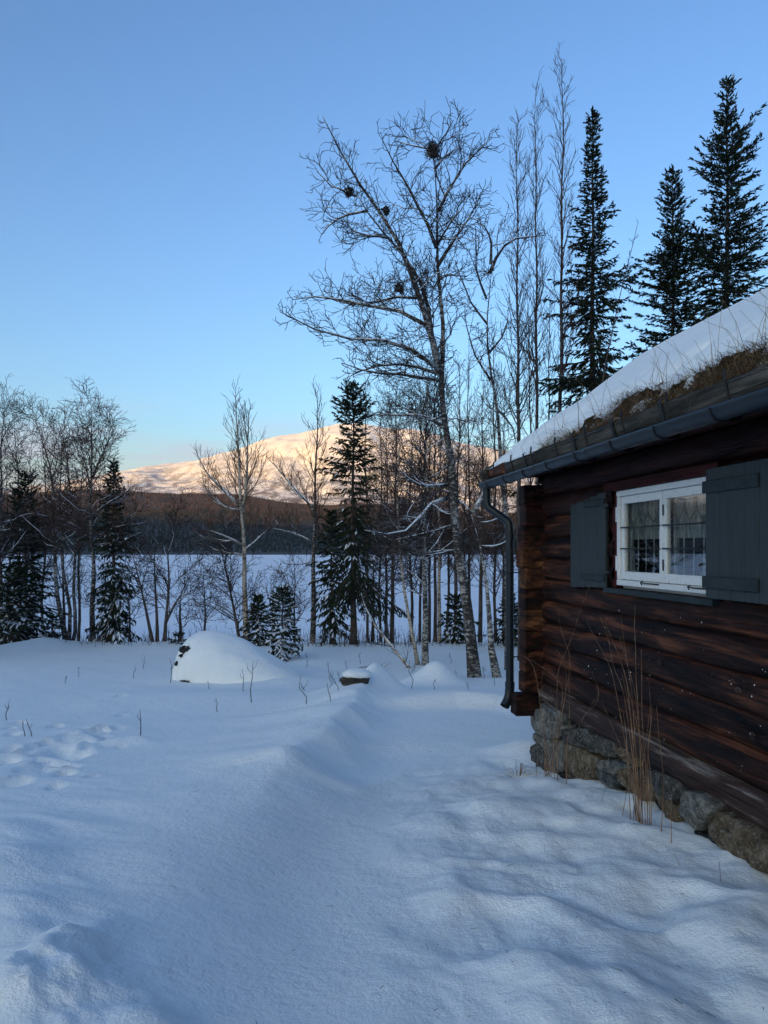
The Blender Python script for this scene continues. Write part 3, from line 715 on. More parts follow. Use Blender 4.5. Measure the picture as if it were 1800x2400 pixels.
for (s0, s1) in ((TW0 + fw + .004, TM - .004), (TM + .004, TW1 - fw - .004)):
    sw = .058
    # one sash = four rails in one mesh
    import bmesh
    bm = bmesh.new()
    for (x0, x1, z0, z1) in ((s0, s1, zt - sw, zt), (s0, s1, zb, zb + sw * 1.15), (s0, s0 + sw * .8, zb + sw * 1.15, zt - sw), (s1 - sw * .8, s1, zb + sw * 1.15, zt - sw)):
        tmp = box_me('t', x0, x1, -(FA + (.008 if x1 - x0 > .2 else .0095)), -(FA + .045), z0, z1, .003); bm.from_mesh(tmp); bpy.data.meshes.remove(tmp)
    me = bpy.data.meshes.new('sash'); bm.to_mesh(me); bm.free(); link('sash', me, M_white, win)
    g0, g1, h0, h1 = s0 + sw * .8, s1 - sw * .8, zb + sw * 1.15, zt - sw
    link('pane', box_me('pane', g0, g1, -(FA + .026), -(FA + .029), h0, h1), M_glass, win)
    # iron cross bars in front
    for fz in (.335, .645):
        z = h0 + (h1 - h0) * fz
        tb = Tubes(); tb.add([(g0 - .03, -(FA - .004), z), ((g0 + g1) / 2, -(FA - .002), z - .002), (g1 + .03, -(FA - .004), z)], [.0065] * 3, 6); tb.build('iron_bar', M_iron, win)
    # lattice behind the glass: uprights and a row of pointed arches
    gw = (g1 - g0)
    for k in range(1, 5):
        x = g0 + gw * k / 4.6
        tb = Tubes(); tb.add([(x, -(FA + .034), h0), (x, -(FA + .034), h0 + (h1 - h0) * .66)], [.0045] * 2, 5); tb.build('lattice_upright', M_palebar, win)
    tb = Tubes(); cell = gw / 3.6
    for k in range(5):
        x = g0 + cell * (k - .1); zt_, zm_ = h0 + (h1 - h0) * .93, h0 + (h1 - h0) * .83; zl_ = h0 + (h1 - h0) * .70
        if x + cell / 2 < g1: tb.add([(max(x + cell / 2, g0), -(FA + .036), h1), (x + cell / 2, -(FA + .036), zm_ + .01)], [.004] * 2, 5)
        for xa, xb in ((x, x + cell / 2), (x + cell, x + cell / 2)):
            if g0 < xa < g1 and g0 < xb < g1: tb.add([(xa, -(FA + .036), zl_), ((xa + xb) / 2, -(FA + .036), (zl_ + zm_) / 2 - .005), (xb, -(FA + .036), zm_ + .01)], [.0042] * 3, 5)
        if g0 < x < g1: tb.add([(x, -(FA + .036), zl_), (x, -(FA + .036), zl_ - .07)], [.004] * 2, 5)
    tb.build('pointed_lattice', M_lead, win)
    # curtain: pleated pale cloth, gathered to the sides, with a short valance
    def cloth(nm, x0, x1, z0, z1, wv):
        xs_ = np.linspace(x0, x1, 60); zs = np.linspace(z0, z1, 6); XX, ZC = np.meshgrid(xs_, zs, indexing='ij')
        YY = -(FA + .075) + .012 * np.sin(XX * wv) + .006 * np.sin(XX * wv * 2.3 + ZC * 5)
        link(nm, fast_mesh(nm, np.stack([XX, YY, ZC], -1).reshape(-1, 3), grid_faces(60, 6)), M_curtain, win, True)
    cloth('curtain', g1 - .05, g1 + .0, h0 - .02, h1 + .02, 230)
    cloth('curtain', g0, g0 + (.07 if s0 > TM else .04), h0 + .02, h1 + .02, 180)
    cloth('valance', g0 + .1, g1 - .02, h0 + (h1 - h0) * .47, h1 + .02, 190)
    # small hinge leaves and the stay hook at the foot
    tb = Tubes(); hz = WZ0 + .058
    tb.add([(s0 + .01, -(FA - .02), hz), (s0 + .22, -(FA - .018), hz - .002), (s0 + .26, -(FA - .022), hz + .003)], [.006, .005, .004], 5)
    tb.add([(s0 + .26, -(FA - .022), hz - .014), (s0 + .275, -(FA - .022), hz + .002), (s0 + .245, -(FA - .022), hz + .016)], [.005, .006, .004], 5); tb.build('stay_hook', M_iron, win)
for z in (WZ0 + .20, WZ1 - .19):
    link('hinge', box_me('hinge', TM - .022, TM - .012, -(FA - .001), -(FA + .006), z - .04, z + .04), M_iron, win)
    link('hinge', box_me('hinge', TW1 - .004, TW1 + .012, -(FA - .014), -(FA + .02), z - .06, z + .06), M_white, win)
# porcelain jug and a cup on the inner sill (seen dimly)
def lathe(name, prof_, c, m, parent, k=20):
    V = [(c[0] + r * math.cos(2 * math.pi * j / k), c[1] + r * math.sin(2 * math.pi * j / k), c[2] + z) for r, z in prof_ for j in range(k)]
    F = [(i * k + j, i * k + (j + 1) % k, (i + 1) * k + (j + 1) % k, (i + 1) * k + j) for i in range(len(prof_) - 1) for j in range(k)]
    me = bpy.data.meshes.new(name); me.from_pydata(V, [], F); return link(name, me, m, parent, True)
M_pot = mat('glazed_pottery', (0.55, 0.58, 0.62), 0.3, spec=0.5)
n = N(M_pot); g = n.noise(n.coord(), 22, 3); n.color(n.ramp(g, [(0.45, (0.10, 0.14, 0.22)), (0.52, (0.62, 0.65, 0.68))]))
box('inner_sill', FA + .11, FA + .30, TW0, TW1, WZ0 + .02, WZ0 + .045, M_white, win)
def inside(name, t, prof_, lab, cat):
    e = lathe(name, prof_, (0, 0, 0), M_pot, None)
    P = Vector((t * DX + (FA + .20) * NX, t * DY + (FA + .20) * NY, WZ0 + .047)); e.location = P; tag(e, lab, cat)
inside('jug', 4.98, [(.0, 0), (.035, 0), (.05, .05), (.045, .10), (.022, .15), (.03, .19), (.034, .20), (.03, .20)], 'blue and white jug standing inside behind the window pane', 'jug')
inside('vase', 4.68, [(.0, 0), (.05, 0), (.062, .06), (.058, .12), (.03, .18), (.045, .22), (.04, .22)], 'mottled pale vase inside the window, nearer the open grey shutter', 'vase')
# red trim round the opening
bar('trim', TW0 - .05, TW1 + .20, WZ1 + .002, WZ1 + .078, FA - .035, FA + .08, M_red, CAB)
bar('trim', TW1 + .002, TW1 + .075, WZ0 - .002, WZ1, FA - .01, FA + .08, M_red, CAB)

# ---------------- shutters
def shutter(t0, t1, a_face, nb, tops, bots, battens, widths=None):
    e = link('shutter', box_me('shutter', t0 + .01, t1 - .01, -(a_face + .022), -(a_face + .034), bots[0] + .08, min(tops) - .06), M_shut_v, CAB)
    ws = widths or [1] * nb; cum = np.r_[0, np.cumsum(ws)] / sum(ws)
    for k in range(nb):
        x0, x1 = t0 + (t1 - t0) * cum[k], t0 + (t1 - t0) * cum[k + 1]
        zt0 = np.interp((x0 + x1) / 2, [t0, t1], tops); zb0 = np.interp((x0 + x1) / 2, [t0, t1], bots)
        link('board', box_me('board', x0 + .0022, x1 - .0022, -a_face, -(a_face + .022), zb0, zt0, .004), M_shut_v, e)
    for (z, x0, x1, h) in battens:
        link('batten', box_me('batten', x0, x1, -(a_face - .016), -(a_face - .0005), z - h / 2, z + h / 2, .004), M_shut, e)
    return e
# far shutter lies back against the wall, near one stands a little off it
shutter(6.09, 6.86, 2.725, 5, (.487, .405), (-.322, -.352), [(.395, 6.095, 6.52, .055), (-.245, 6.095, 6.58, .055)], [1.1, 1, 1, 1.05, .95])
shutter(3.66, 4.475, 2.66, 6, (.50, .50), (-.305, -.305), [(.385, 3.93, 4.49, .075), (-.205, 3.93, 4.49, .075)], [1.2, 1, 1.1, 1.0, 1.0, 1.25])
for z in (.36, -.19):
    link('shutter_hinge', box_me('shutter_hinge', 5.99, 6.11, -2.70, -2.712, z - .012, z + .012), M_iron, CAB)

# ---------------- foundation stones (outline, r7 pixels of the photo turned into wall coordinates)
def r7(x, y): return (1200 + x * .36166, 1500 + y * .36166)
def onwall(px, py, a):
    k = (px - 900) / 1800            # X/Y
    t = (a * NX - k * a * NY) / (k * DY - DX)
    Y = a * NY + t * DY
    return t, (1287 - py) / 1800 * Y
M_st = []
for i, (c0, c1, c2) in enumerate([((.05, .048, .043), (.17, .16, .14), (.36, .34, .30)), ((.025, .024, .022), (.085, .080, .070), (.19, .18, .16)), ((.045, .032, .020), (.15, .11, .07), (.30, .24, .17)), ((.012, .013, .014), (.03, .032, .034), (.06, .06, .06)), ((.035, .037, .035), (.12, .125, .12), (.28, .285, .27))]):
    m = mat('stone', c1, 0.92, spec=0.15); n = N(m); a = n.noise(n.coord(), 11, 8, 0.78); b = n.noise(n.coord(), 60, 5, 0.8); l_ = n.noise(n.coord(), 26, 3, 0.6, 1.0)
    f = n.math('ADD', n.math('MULTIPLY', a, .7), n.math('MULTIPLY', b, .3)); c_ = n.ramp(f, [(.40, c0), (.51, c1), (.62, c2)])
    n.color(n.mix(n.ramp(l_, [(.60, 0.0), (.64, .55)]), c_, (.40, .40, .36))); n.bump(f, 1.0, 0.03); M_st.append(m)
STONES = [
 ([(120, 450), (190, 440), (255, 500), (320, 570), (335, 625), (210, 640), (150, 590), (118, 520)], 0, -.05, 0),
 ([(150, 395), (330, 455), (345, 560), (250, 510), (180, 440)], 4, 0, 0),
 ([(335, 560), (470, 570), (655, 672), (640, 775), (575, 770), (480, 712), (345, 640)], 1, -.03, 0),
 ([(105, 690), (150, 665), (215, 730), (240, 800), (225, 850), (130, 780)], 1, -.06, 1),
 ([(122, 600), (190, 632), (330, 645), (348, 720), (340, 850), (250, 850), (205, 730), (140, 640)], 0, -.02, 1),
 ([(350, 645), (490, 725), (555, 790), (540, 890), (480, 930), (360, 890), (342, 780)], 2, -.03, 1),
 ([(640, 690), (720, 700), (800, 760), (795, 815), (725, 800), (650, 735)], 2, 0, 0),
 ([(640, 770), (720, 805), (765, 830), (730, 850), (650, 800)], 4, .01, 0),
 ([(555, 775), (640, 785), (700, 830), (690, 872), (620, 872), (545, 815)], 0, -.01, 0),
 ([(535, 828), (610, 850), (705, 905), (640, 965), (585, 955), (528, 900)], 4, -.03, 1),
 ([(700, 825), (785, 850), (900, 940), (905, 1030), (830, 1060), (755, 985), (698, 900)], 2, -.02, 0),
 ([(875, 840), (1010, 880), (1130, 965), (1065, 1055), (920, 965)], 1, 0, 0),
 ([(920, 978), (1060, 1062), (1085, 1110), (1085, 1200), (1000, 1175), (945, 1060)], 2, -.02, 0),
 ([(1110, 965), (1190, 985), (1310, 1070), (1310, 1100), (1225, 1195), (1180, 1245), (1115, 1190), (1075, 1105)], 0, -.08, 0),
 ([(1310, 1105), (1500, 1190), (1700, 1320), (1700, 1530), (1520, 1440), (1330, 1340), (1225, 1200)], 2, -.06, 0),
 ([(1150, 1235), (1290, 1268), (1345, 1345), (1180, 1335), (1130, 1290)], 3, -.03, 1),
 ([(1105, 1190), (1155, 1230), (1120, 1250), (1095, 1225)], 3, -.01, 0),
 ([(1510, 1450), (1700, 1540), (1760, 1650), (1600, 1560)], 1, -.02, 0),
 ([(330, 860), (420, 900), (520, 940), (400, 960), (300, 920)], 3, .02, 0),
 ([(200, 840), (330, 855), (350, 930), (240, 950)], 3, 0, 0),
 ([(1700, 1330), (1950, 1450), (2000, 1700), (1700, 1560)], 0, -.04, 0), ([(2010, 1480), (2400, 1650), (2450, 1960), (2030, 1760)], 2, -.04, 0)]
def stone(poly, m, proud, sd_):
    a_face = 2.73 + proud
    P = np.array([onwall(*r7(x, y), a_face) for x, y in poly]); c = P.mean(0)
    # densify and round the outline
    Q = []
    for i in range(len(P)):
        for f in (0, .33, .66): Q.append(P[i] * (1 - f) + P[(i + 1) % len(P)] * f)
    Q = np.array(Q); Q = .12 * np.roll(Q, 1, 0) + .76 * Q + .12 * np.roll(Q, -1, 0)
    Q = Q + np.array([[.012 * mnoise.noise(Vector((q[0] * 22, q[1] * 22, sd_))), .012 * mnoise.noise(Vector((q[0] * 22, q[1] * 22, sd_ + 9)))] for q in Q]); Q = c + (Q - c) * 1.01
    k = len(Q); rings = [(.98, .24), (1.0, .035), (.985, .008), (.93, -.006), (.78, -.014), (.55, -.018), (.25, -.02)]; tx_, tz_ = .10 * math.sin(sd_ * 2.3), .16 * math.cos(sd_ * 1.7)
    V = []
    for (s, da) in rings:
        for q in Q:
            x, z = c + (q - c) * s
            d = .030 * mnoise.noise(Vector((x * 6, z * 6, sd_ * 3.1))) + .016 * mnoise.noise(Vector((x * 17, z * 17, sd_))) + tx_ * (x - c[0]) + tz_ * (z - c[1])
            V.append((x, -(a_face + da + d * (1 if da < .2 else 0)), z + .3 * d))
    V.append((c[0], -(a_face - .03), c[1]))
    F = [(i * k + j, i * k + (j + 1) % k, (i + 1) * k + (j + 1) % k, (i + 1) * k + j) for i in range(len(rings) - 1) for j in range(k)]
    F += [((len(rings) - 1) * k + j, (len(rings) - 1) * k + (j + 1) % k, len(V) - 1) for j in range(k)]
    me = bpy.data.meshes.new('foundation_stone'); me.from_pydata(V, [], F)
    link('foundation_stone', me, M_st[m], CAB, False)
for i, (poly, m, pr, _) in enumerate(STONES): stone(poly, m, pr, i)
# dark rubble core behind the facing stones and round the corner
for nm, (a0, a1, t0, t1) in {'foundation_core': (2.80, 3.1, -1.7, 7.72)}.items():
    box(nm, a0, a1, t0, t1, -2.9, Z0 - .002, M_st[3])
sr = random.Random(9)
for k in range(12):          # stones of the far gable side, mostly hidden
    a0 = 2.72 + k * .43
    me = box_me('foundation_stone', 7.55, 7.86, -a0, -(a0 + .40), -2.5, Z0 - .13 - sr.random() * .05, .05); link('foundation_stone', me, M_st[sr.randrange(3)], CAB)

# knots and snow flecks on the wall
rr = random.Random(3)
tb = Tubes()
V, F = [], []
for k in range(150):
    t = rr.uniform(2.2, 6.6); z = rr.gauss(-.95 + (6 - t) * .05, .32)
    if z > -.4 or z < -1.6: continue
    i = int((z - Z0) / LH); s = ((z - Z0) / LH - i) * 2 - 1
    a = WA - .058 * (1 - abs(s) ** 2.3) - .006; r = rr.choice([.0015, .002, .002, .003, .003, .005])
    b = len(V)
    V += [(t + r * rr.uniform(.7, 1.3), -a, z), (t, -a + .002, z + r * rr.uniform(1, 2)), (t - r, -a, z), (t, -a, z - r), (t, -a + r, z)]
    F += [(b, b + 1, b + 4), (b + 1, b + 2, b + 4), (b + 2, b + 3, b + 4), (b + 3, b, b + 4)]
me = bpy.data.meshes.new('snow_flecks'); me.from_pydata(V, [], F); o = link('snow_flecks', me, M_branch_snow, None); o.rotation_euler = (0, 0, ROOT_RZ)
tag(o, 'small flecks of snow stuck to the dark log wall', 'snow', kind='stuff')
for (x, y) in ((950, 145), (1465, 325), (640, 405), (1555, 620)):
    t, z = onwall(*r7(x, y), 2.745); i = int((z - Z0) / LH); s = ((z - Z0) / LH - i) * 2 - 1
    a = WA - .055 * (1 - abs(s) ** 2.3)
    lathe_o = lathe('knot', [(.0, .006), (.008, .007), (.016, .004), (.024, -.006)], (0, 0, 0), M_sill, CAB, 12)
    for v in lathe_o.data.vertices: v.co = Vector((t + v.co.x * 1.3, -(a - .004) + v.co.z, z + v.co.y))

# ------------------------------------------------------------------ bare trees
def nrm(v):
    l = math.sqrt(v[0] * v[0] + v[1] * v[1] + v[2] * v[2]) + 1e-9
    return (v[0] / l, v[1] / l, v[2] / l)
def perp(d, rnd):
    a = rnd.uniform(0, 2 * math.pi); r = (math.cos(a), math.sin(a), rnd.uniform(-.4, .4))
    k = r[0] * d[0] + r[1] * d[1] + r[2] * d[2]
    return nrm((r[0] - k * d[0], r[1] - k * d[1], r[2] - k * d[2]))
class Style:
    def __init__(s, ang=(35, 60), gnarl=.25, trop=.12, dens=(4, 6, 8), ratio=(.45, .45), lens=(1.6, .6, .25), twig_r=.0045, seg=(7, 5, 3), maxlev=3):
        s.__dict__.update(locals())
BROAD = Style((30, 68), .25, .07, (3.6, 6.2, 6.6), (.5, .5), (1.6, .85, .42), .0066, (7, 4, 3))
SLIM = Style((22, 44), .12, .15, (4.2, 5.0, 5.2), (.5, .5), (2.1, .85, .40), .0062, (6, 4, 3))
BUSHY = Style((32, 66), .20, .07, (5.2, 7.4, 7.2), (.5, .5), (2.0, .90, .42), .0066, (6, 4, 3))
THIN = Style((28, 60), .20, .12, (3.8, 6.0, 6.0), (.5, .5), (1.3, .60, .32), .006, (5, 4, 3))
def grow(tb, p, d, L, r, lev, st, rnd, snow=None):
    nseg = st.seg[min(lev - 1, 2)]; h = L / nseg
    pts = [p]; rad = [r]; tipr = st.twig_r * (.75 if lev >= 3 else 1.0)
    for i in range(nseg):
        g = st.gnarl * (1.0 if lev < 3 else .8)
        d = nrm((d[0] + rnd.gauss(0, g), d[1] + rnd.gauss(0, g), d[2] + rnd.gauss(0, g) + st.trop))
        p = (p[0] + d[0] * h, p[1] + d[1] * h, p[2] + d[2] * h)
        pts.append(p); rad.append(max(tipr, r * (1 - .82 * (i + 1) / nseg)))
    tb.add(pts, rad, 4 if lev == 1 else 3)
    if snow is not None and lev == 1 and r > .012: snow_on(snow, pts, rad, rnd)
    if lev < st.maxlev: ramify(tb, pts, rad, lev, st, rnd, .12, snow)
def ramify(tb, pts, rad, lev, st, rnd, start=.12, snow=None, lscale=1.0, shape=None, dens=1.0):
    seg = [math.dist(pts[i], pts[i + 1]) for i in range(len(pts) - 1)]; tot = sum(seg)
    n_ = max(1, int(tot * st.dens[lev] * dens * (1 - start) + rnd.random()))
    for k in range(n_):
        t = start + (1 - start) * ((k + rnd.random()) / n_)
        s = t * tot; i = 0
        while i < len(seg) - 1 and s > seg[i]: s -= seg[i]; i += 1
        f = min(1, s / (seg[i] + 1e-9)); a, b = pts[i], pts[i + 1]
        q = tuple(a[j] + (b[j] - a[j]) * f for j in range(3)); rl = rad[i] + (rad[i + 1] - rad[i]) * f
        d = nrm(tuple(b[j] - a[j] for j in range(3)))
        an = R(rnd.uniform(*st.ang)); s_ = perp(d, rnd)
        if lev == 0: s_ = (s_[0], s_[1] * .9, s_[2])
        nd = nrm(tuple(d[j] * math.cos(an) + s_[j] * math.sin(an) for j in range(3)))
        sh = shape(t) if shape else (1.08 - ((.55 if st is BUSHY else .85) if lev == 0 else .62) * t)
        L = st.lens[lev] * lscale * sh * rnd.uniform(.6, 1.25)
        if lev >= 1: L = min(L, tot * .7)
        if L < .06: continue
        rr_ = min(rl * .62, .006 + L * .0095)
        grow(tb, q, nd, L, max(rr_, st.twig_r), lev + 1, st, rnd, snow)
def snow_on(sb, pts, rad, rnd, p_=.6):
    """a broken line of snow on the upper side of a branch"""
    run = []
    def flush():
        if len(run) >= 2:
            P = [q for q, r in run]; Q = [r for q, r in run]; Q[0] *= .35; Q[-1] *= .35
            sb.add(P, Q, 5)
        run.clear()
    for i in range(len(pts)):
        a = pts[max(i - 1, 0)]; b = pts[min(i + 1, len(pts) - 1)]; d = nrm(tuple(b[j] - a[j] for j in range(3)))
        if abs(d[2]) < .80 and rnd.random() < p_ + .25: run.append(((pts[i][0], pts[i][1], pts[i][2] + rad[i] * .62), rad[i] * .78 + .004))
        else: flush()
    flush()
def smooth_px(px, Y, dia, seed, yamp=.25, npts=None):
    """stem traced in the photograph -> 3-D polyline at depth Y with a little depth wander"""
    P = [U(a, b, Y) for a, b in px]; rn = random.Random(seed)
    L = sum(math.dist(P[i], P[i + 1]) for i in range(len(P) - 1)); n_ = npts or max(6, int(L * 1.6))
    Q = lerp_poly(P, n_); ph = rn.uniform(0, 6)
    t = np.linspace(0, 1, n_); Q[:, 1] += yamp * np.sin(t * 3.1 + ph) * t + .04 * np.sin(t * 17 + ph)
    Q[:, 0] += .018 * np.sin(t * L * 1.9 + ph) * np.minimum(1, t * 5); return [tuple(x) for x in Q]
def taper(n_, r0, r1, flare=0.0): return [r0 + (r1 - r0) * (i / (n_ - 1)) ** .9 + flare * r0 * math.exp(-i * 1.4) for i in range(n_)]

def bare_tree(stems, Y, label, group, style=SLIM, bark=None, twig=None, seed=1, snow_low=True, start=.35, lscale=1.0, dens=1.0, shape=None, name='birch_tree', limbs=(), cat='birch tree', limbd=None):
    """stems: list of (pixel polyline base->top, diameter px at base, [start, [lscale]])"""
    rnd = random.Random(seed); bark = bark or M_birch_dark; twig = twig or M_twig
    first = stems[0][0][0]; bx, by, bz = U(first[0], first[1], Y)
    g = gz(bx, by)
    root = empty(name, (bx, by, g)); tag(root, label, cat, group)
    trunk = Tubes(); crown = Tubes(); snow = Tubes()
    def loc(P): return [(p[0] - bx, p[1] - by, p[2] - g) for p in P]
    for si, stm in enumerate(stems):
        px, dia = stm[0], stm[1]; st0 = stm[2] if len(stm) > 2 else start; ls = stm[3] if len(stm) > 3 else lscale
        P = smooth_px(px, Y, dia, seed * 7 + si)
        if si == 0 or px[0][1] > 1480:
            gb = gz(P[0][0], P[0][1]);
            if P[0][2] > gb - .1: P = [(P[0][0] - .0, P[0][1], gb - .25)] + P
        r0 = dia / 1800 * Y / 2; rad = taper(len(P), r0, .006, .25 if si == 0 else 0); P = loc(P)
        trunk.add(P, rad, 9 if r0 > .06 else 6)
        ramify(crown, P, rad, 0, style, rnd, st0, snow if snow_low else None, ls, shape, dens)
    for lb in limbs:            # (pixel polyline, diameter px, depth change)
        P = smooth_px(lb[0], Y, lb[1], rnd.randint(0, 9999), 0, None)
        dyv = lb[2] if len(lb) > 2 else rnd.uniform(-1.2, 1.2)
        P = [(p[0], p[1] + dyv * (i / (len(P) - 1)) ** 1.2, p[2]) for i, p in enumerate(P)]
        r0 = lb[1] / 1800 * Y / 2 * 1.2; rad = taper(len(P), r0, .009); P = loc(P)
        bt = Tubes(); bt.add(P, rad, 7); bt.build('limb', [bark], root)
        snow_on(snow, P, rad, rnd, .72)
        ramify(crown, P, rad, 0, style, rnd, .08, snow, .60 if r0 < .04 else .66, None, limbd or dens)
    trunk.build('trunk', [bark], root); crown.build('crown', [twig], root)
    if snow.count: o = snow.build('snow_on_branches', [M_branch_snow], root); o['kind'] = 'stuff'
    return root

G1 = 'bare birches along the lake bank'
R1 = lambda x, y: (x * .42194, 900 + y * .42194)
def q1(L): return [R1(*p) for p in L]
def q2(L): return [(600 + .42194 * x, 200 + .42194 * y) for x, y in L]
def q3(L): return [(600 + .42194 * x, 900 + .42194 * y) for x, y in L]
def q4(L): return [(1100 + .42194 * x, 100 + .42194 * y) for x, y in L]

# --- the big leaning birch with its traced limbs
big_right = q2([(1030, 1570), (1046, 1480), (1040, 1350), (1030, 1230), (1020, 1100), (1012, 1000), (1012, 850), (1014, 700), (1003, 600), (1000, 500), (992, 430), (988, 380), (985, 320)])
bare_tree([([(1113, 1600), (1105, 1510), (1098, 1448), (1089, 1385), (1081, 1322), (1068, 1237), (1062, 1170), (1058, 1111), (1050, 1040), (1043, 984), (1032, 900), (1034, 862)] + big_right, 29, .30, .75)],
          17.6, 'tall leaning birch with the broadest crown and a dark clump near its top', G1, BROAD, M_birch_dark, M_twig, 11, dens=1.1, limbd=1.85,
          limbs=[(q2([(1020, 1600), (1005, 1540), (990, 1470), (978, 1400), (958, 1340), (935, 1280), (915, 1220), (895, 1170), (862, 1060), (830, 990), (790, 910), (740, 850), (690, 790), (650, 740), (610, 690), (575, 640), (530, 570), (500, 520), (465, 460), (440, 420), (410, 370), (395, 340)]), 15, -1.2),
                 (q2([(978, 1410), (996, 1320), (975, 1230), (958, 1150), (930, 1080), (900, 1020), (860, 950), (818, 900), (770, 850), (735, 800), (700, 740), (640, 690), (600, 620), (570, 560), (545, 480)]), 10, .9),
                 (q2([(1008, 1575), (985, 1530), (950, 1500), (900, 1465), (830, 1440), (760, 1445), (710, 1450), (640, 1480), (590, 1500), (520, 1492), (440, 1495), (380, 1490), (320, 1455), (260, 1425), (200, 1405)]), 9, -2.0),
                 (q2([(945, 1330), (900, 1285), (850, 1255), (800, 1230), (740, 1208), (690, 1200), (640, 1208), (600, 1200), (540, 1180), (480, 1172), (430, 1165), (390, 1145), (350, 1110), (315, 1095), (260, 1110), (215, 1075), (175, 1130)]), 9, .8),
                 (q2([(900, 1180), (860, 1158), (800, 1148), (730, 1155), (650, 1165), (590, 1160), (520, 1172), (470, 1160), (400, 1080), (350, 1010)]), 6, 1.6),
                 (q2([(1000, 1600), (940, 1560), (850, 1528), (760, 1512), (680, 1512), (600, 1500), (540, 1530), (470, 1560)]), 7, 1.4),
                 (q2([(1002, 900), (975, 840), (945, 780), (905, 710), (868, 645), (835, 595), (800, 545), (765, 500), (738, 465), (715, 430), (700, 400)]), 8, -.8),
                 (q2([(1012, 1000), (1030, 960), (1062, 915), (1100, 850), (1135, 795), (1165, 740), (1205, 685), (1235, 610), (1260, 545), (1285, 480)]), 8, .9),
                 (q2([(1010, 880), (1035, 840), (1062, 800), (1120, 770), (1145, 740)]), 5, -.9),
                 (q2([(1014, 700), (1040, 640), (1060, 585), (1100, 545), (1135, 500), (1170, 450), (1230, 420), (1290, 385)]), 7, -.7),
                 (q2([(998, 460), (1030, 410), (1065, 365), (1110, 310), (1135, 305), (1165, 285)]), 5, .5),
                 (q2([(985, 380), (955, 345), (915, 325), (880, 315), (845, 300), (810, 280), (785, 255)]), 4, .4),
                 (q2([(990, 360), (1035, 320), (1070, 275), (1090, 245)]), 4, -.4),
                 (q2([(1010, 1640), (950, 1625), (880, 1622), (780, 1628), (700, 1622), (620, 1640), (540, 1640), (490, 1600)]), 8, -1.0),
                 (q2([(1020, 1080), (1060, 1040), (1100, 1010), (1150, 1020), (1200, 980)]), 5, .9),
                 (q2([(740, 850), (690, 850), (640, 850), (590, 870), (540, 860), (500, 820)]), 5, -.6),
                 (q2([(620, 700), (560, 700), (500, 700), (440, 720), (380, 740), (345, 790)]), 5, .5),
                 (q2([(560, 620), (500, 590), (440, 600), (390, 560), (345, 520)]), 4, -.4),
                 (q3([(1040, 240), (1000, 185), (960, 165), (900, 150), (840, 165), (780, 150), (700, 125), (640, 130)]), 8, 1.0),
                 (q3([(1062, 560), (1050, 575), (990, 580), (930, 565), (880, 585), (840, 540), (790, 500)]), 9, -1.1),
                 (q3([(1068, 630), (1010, 630), (960, 640), (935, 680), (920, 740), (900, 790), (870, 835), (800, 850), (750, 858), (690, 840), (610, 820)]), 9, -1.4),
                 (q3([(1088, 790), (1040, 800), (990, 815), (940, 840), (880, 838), (830, 855), (780, 862)]), 8, .8),
                 (q3([(1098, 925), (1030, 930), (960, 938), (900, 950), (840, 945)]), 5, .7),
                 (q3([(1115, 640), (1150, 665), (1190, 705), (1200, 715)]), 7, -.05),
                 (q3([(1030, 170), (990, 215), (900, 215), (860, 185)]), 5, -.8)])
# dark clumps (witches' brooms / nests) in that birch
def clump(px, py, Y, r, lab, seed):
    rn = random.Random(seed); tb = Tubes(); c = U(px, py, Y)
    for k in range(380):
        a_ = (rn.gauss(0, r * .34), rn.gauss(0, r * .3), rn.gauss(0, r * .42)); d = nrm((rn.gauss(0, 1) + a_[0] / r, rn.gauss(0, 1), rn.gauss(.1, 1) + a_[2] / r)); L = r * rn.uniform(.3, .85); e = perp(d, rn)
        tb.add([a_, tuple(a_[j] + d[j] * L * .5 + e[j] * r * .22 for j in range(3)), tuple(a_[j] + d[j] * L * .9 - e[j] * r * .15 for j in range(3))], [.013, .010, .005], 3)
    o = tb.build('twig_clump', [M_twig]); o.location = c; tag(o, lab, 'twig clump', 'dark twig clumps in the big birch')
clump(1014, 353, 17.6 + .25 * math.sin(3.1), .155, 'largest dark twig clump, near the top of the big leaning birch', 1)
clump(817, 450, 16.9, .09, 'small dark twig clump in the left branches of the big birch, upper one', 2)
clump(905, 494, 18.3, .085, 'small dark twig clump at the middle of the big birch crown', 3)
clump(935, 675, 18.2, .10, 'small dark twig clump lowest in the big birch, on its long horizontal limb', 4)

